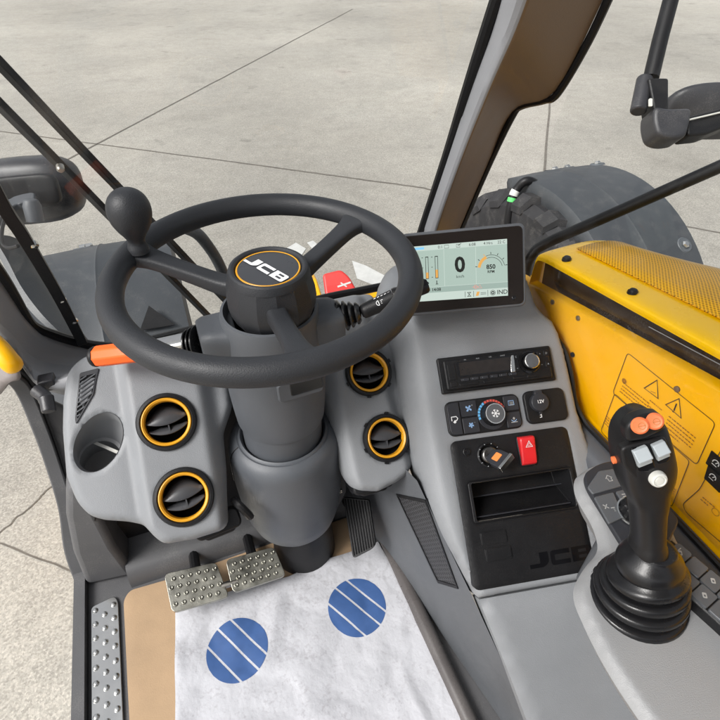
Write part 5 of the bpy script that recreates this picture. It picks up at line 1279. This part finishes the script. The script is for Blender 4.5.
m.line(hx(674.2, 410.5), hx(677, 403.5), .0018, HSF, .0008, 0); m.line(hx(673.2, 412.0), hx(673.8, 410.9), .0018, HSF, .0008, 0); m.line(hx(651, 391), hx(656, 393), .0008, HSF, .0007, 1)
hatch(m, (624, 383), (650, 404), (620, 391), 4, 1, 1); hatch(m, (650, 400), (662, 410), (648, 405), 2, 7, 1); hatch(m, (669, 416), (696, 438), (664, 429), 5, 2, 1)
m.lathe([(.0044, .0006), (.0040, .0007), (.001, .0007)], HSF.at(*hx(624.5, 381), 0), 9, m=1)
m.build('warning_label', ['black_ink', 'brown_ink'], hood)['label'] = 'safety label with two warning triangles'
m = MB(); m.path(roundpx(((615, 393.5), (690, 461), (672, 507), (601, 431)), .005), .0010, HSF, .0007, 0, closed=True); hatch(m, (607, 416), (618, 427), (604, 422), 4, 3, 1); hatch(m, (664, 478), (676, 490), (661, 484), 4, 5, 1); m.build('instruction_label', ['black_ink', 'brown_ink'], hood)
m = MB(); m.path(roundpx(((728, 438), (700, 489), (683, 504), (686, 512), (722, 543), (770, 583), (790, 500)), .005), .0010, HSF, .0007, 0, closed=True)
for (c0, c1, c2, c3) in (((712, 450), (730, 465), (724, 479), (706, 463)), ((709, 463.5), (726, 478), (720, 493), (704.5, 478)), ((730, 466), (745, 478), (739, 492), (724, 480))):
    m.prism(rpoly([hx(*q) for q in (c0, c1, c2, c3)], .0012), HSF, .0006, .0010, 1)
    cen_ = np.mean([hx(*q) for q in (c0, c1, c2, c3)], axis=0); m.arc(cen_[0] - .002, cen_[1], .0042, R(-20), R(200), .0012, HSF, .0013, 2); m.line(cen_ - np.array((.002, .001)), cen_ + np.array((0, .003)), .0011, HSF, .0013, 2); m.line(cen_ - np.array((.006, .004)), cen_ + np.array((.001, -.004)), .0011, HSF, .0013, 2)
hatch(m, (703, 497), (716, 508), (701, 499), 2, 9, 3); m.arc(*hx(716, 512), .005, 0, R(360), .0007, HSF, .0008, 3)
m.build('gauge_label', ['black_ink', 'black_plastic', 'white_ink', 'brown_ink'], hood)

# ================================================================== outside: handrail, mirrors, wiper, boom
rail = thing('tubular_arm', 'slim black tubular arm slanting up across the right hand mudguard', 'bar', A(530, 262, 0, .66))
rp = resample([A(524, 300, 0, .64), A(526, 270, 0, .65), A(532, 255, 0, .66), A(545, 244, 0, .68), A(600, 219.5, 0, .735), A(660, 193, 0, .785), A(720, 166.5, 0, .83), A(800, 131, 0, .88)], 6)
m = MB(); m.tube(rp, .0105, 14); m.build('tube', 'black_plastic', rail, angle=60)

def shell(mb, c, ax, ay, az, ex, n=22, p=.6, cut=-1.0):
    """a soft-cornered pod: superellipsoid on three axes"""
    secs = []
    for i in range(n + 1):
        th = -math.pi / 2 + math.pi * i / n; secs.append([c + ax * se(math.cos(th), p) * se(math.cos(ph), p) + ay * se(math.cos(th), p) * se(math.sin(ph), p) + az * se(math.sin(th), p) for ph in np.linspace(0, 2 * math.pi, 32, endpoint=False)])
    mb.loft(secs)
mir = thing('door_mirror', 'grey black shell of a door mirror on the left, seen through the windscreen', 'mirror', D(40, 200, 1.15))
c = D(28, 194, 1.16); m = MB(); shell(m, c + V(-.0, 0.02, 0), unit(RT * 1 + UP * .08) * .114, unit(UP * .85 - FW * .5) * .070, unit(FW * .9 + UP * .5) * .055, 0, p=.62); m.build('housing', 'mirror_shell', mir, angle=70)
m = MB(); shell(m, c + RT * .012 - FW * .052 - UP * .014, unit(RT + UP * .1) * .086, unit(UP * .85 - FW * .5) * .034, unit(FW * .9 + UP * .5) * .012, 0, p=.4); m.build('back_plate', 'black_plastic', mir, angle=70)
m = MB(); m.path([(0, 0), (.01, 0)], .001, WORLD, 0); m = MB(); m.tube(resample([D(-40, 262, 1.02), D(0, 214, 1.05), D(18, 203, 1.07), D(36, 199, 1.08)], 6), [.018] * 12 + [.02] * 5 + [.018, .014], 12, flat=[(-1, -.35), (1, -.35), (1, .35), (-1, .35)]); m.lathe([(.016, -.03), (.017, .0), (.013, .012), (.006, .014)], Frame(D(32, 206, 1.06), (1, 0, 0), unit(UP - FW * .4)), 20, cap1=True); m.build('bracket', 'mid_plastic', mir, bevel=.002)
m = MB(); m.tube(resample([D(10, 205, 1.04), D(3, 225, 1.02), D(2, 242, 1.0), D(8, 248, .99), D(18, 246, .97)], 6), .0035, 8); m.build('cable', 'black_plastic', mir)
m = MB()
sa = [D(-14, 236, 1.0), D(2, 262, .99), D(14, 289, .98), D(32, 313, .97), D(52, 331, .965), D(74, 344, .96)]
sb = [D(10, 236, 1.04), D(24, 258, 1.03), D(40, 285, 1.02), D(56, 308, 1.01), D(70, 326, 1.0), D(82, 342, .99)]
sa, sb = resample(sa, 4), resample(sb, 4)
m.loft([[a, a * .5 + b * .5 - FW * .02, b, b + FW * .03, a * .5 + b * .5 + FW * .02, a + FW * .03] for a, b in zip(sa, sb)]); m.build('mirror_arm', 'fender_plastic', mir, angle=60)

mr = thing('door_mirror', 'dark mirror on a jointed bracket hanging at the top right, above the tubular arm', 'mirror', D(670, 140, 1.15))
m = MB(); shell(m, D(720, 112, 1.30), unit(RT * 1 + UP * .0) * .145, unit(UP * .8 - FW * .5) * .055, unit(FW) * .05, 0, p=.62); m.build('housing', 'mirror_shell', mr, angle=70)
def pxprism(pts, d0, th, name, mt, par, r=.006, bev=.003):
    f = Frame(D(*np.mean(pts, axis=0), d0), RT, -FW); q = MB(); q.prism(rpoly([f.px(*p) for p in pts], r, 4), f, -th / 2, th / 2); return q.build(name, mt, par, bevel=bev, seg=3)
pxprism(((647, 112), (660, 115), (684, 114), (682, 128), (678, 143), (662, 145), (650, 141), (646, 126)), 1.12, .06, 'knuckle', 'mirror_shell', mr, .012, .01)
pxprism(((680, 122), (722, 111), (760, 104), (760, 128), (722, 130), (700, 139), (680, 141)), 1.13, .05, 'arm', 'black_plastic', mr, .008, .006)
pxprism(((642, 84), (662, 84), (662, 118), (648, 118), (646, 105)), 1.13, .05, 'clamp', 'black_plastic', mr, .006, .005)
m = MB(); m.tube([D(645, 78, 1.13), D(638, 112, 1.12)], .0165, 16); m.build('pivot', 'mirror_shell', mr, bevel=.004)
m = MB(); m.tube([D(651, 78, 1.13), D(660, 40, 1.13), D(676, -20, 1.13)], .016, 14); m.build('stem', 'black_plastic', mr)
m = MB(); m.rbox(Frame(D(650, 103, 1.09), RT, -FW), 0, 0, .007, .016, 0, .003, .002); m.rbox(Frame(D(684, 121, 1.10), RT, -FW), 0, 0, .010, .005, 0, .003, .001); m.tube([D(684, 121, 1.098), D(722, 112, 1.10), D(760, 105, 1.1)], .0018, 6); m.build('clip', 'white_button', mr)

wp = thing('windscreen_wiper', 'pair of slim black parallel wiper arms crossing the windscreen at upper left', 'wiper', ws(218, 326, .03))
for pts in (((-60, 44), (0, 105), (60, 165), (110, 216), (218, 326)), ((-40, 22), (25, 90), (77, 145), (130, 200), (190, 263), (228, 303))):
    pp = [ws(x, y, .03) for x, y in pts]; m = MB(); m.tube(resample(pp, 4), .0066, 4, flat=[(-1, -.6), (1, -.6), (1, .6), (-1, .6)]); m.build('arm', 'black_plastic', wp, bevel=.0012)
m = MB(); m.lathe([(.0045, 0), (.0045, .006), (.003, .008)], Frame(ws(60, 166, .024), (1, 0, 0), -WSN), 16, cap1=True); m.build('link_bolt', 'bolt_metal', wp)
m = MB(); m.tube(resample([ws(176, 224, .08), ws(186, 228, .08), ws(200, 236, .08), ws(216, 258, .08), ws(226, 280, .07)], 5), .010, 12); m.build('pivot_cover', 'fender_plastic', wp)

boom = thing('boom_head', 'yellow boom head with a red plastic block beyond the windscreen base', 'boom', (.45, 1.3, -1.05))
bfm = lambda x, y, d: D(x, y, d)
m = MB(); o = [D(311, 279, 1.9), D(317, 279, 1.9), D(324, 302, 1.85), D(318, 306, 1.85)]
m.loft([o, [q + V(.03, .25, -.06) for q in o]]); o = [D(318, 296, 1.8), D(400, 288, 1.8), D(420, 300, 1.75), D(330, 310, 1.75)]; m.loft([o, [q + V(0, .06, -.2) for q in o]]); m.build('frame', 'yellow_paint', boom, bevel=.006)
rf_ = Frame(D(337, 286, 1.72), RT, unit(-FW + UP * .2))
m = MB(); m.prism(rpoly([rf_.px(*q) for q in ((323, 277), (341, 272.5), (349, 279), (357, 293), (341, 299), (326, 299))], .012, 5), rf_, -.05, .03); m.build('red_block', 'red_plastic', boom, bevel=.01, seg=4)
m = MB(); m.line(rf_.px(338, 290), rf_.px(351, 285.5), .006, rf_, .0315); m.line(rf_.px(341, 286), rf_.px(347, 290), .004, rf_, .0316); m.build('mark', 'white_paint', boom)
# black warning triangle stuck on the far mudguard, near the dash top
tri = MB(); tp_ = [on_guard(0, 0)] ; a3 = [PL(x, y, on_guard(-.2, R(125), .012), unit(V(0, math.cos(R(125)), math.sin(R(125))))) for x, y in ((140, 331), (149, 306), (175, 325))]
nn3 = unit(np.cross(a3[1] - a3[0], a3[2] - a3[0])); nn3 = nn3 if nn3[2] > 0 else -nn3
tri.loft([a3, [q + nn3 * .004 for q in a3]]); tri.build('triangle_sticker', 'black_plastic', fl)

for o in bpy.data.objects:
    if '_base' in o.keys(): del o['_base']
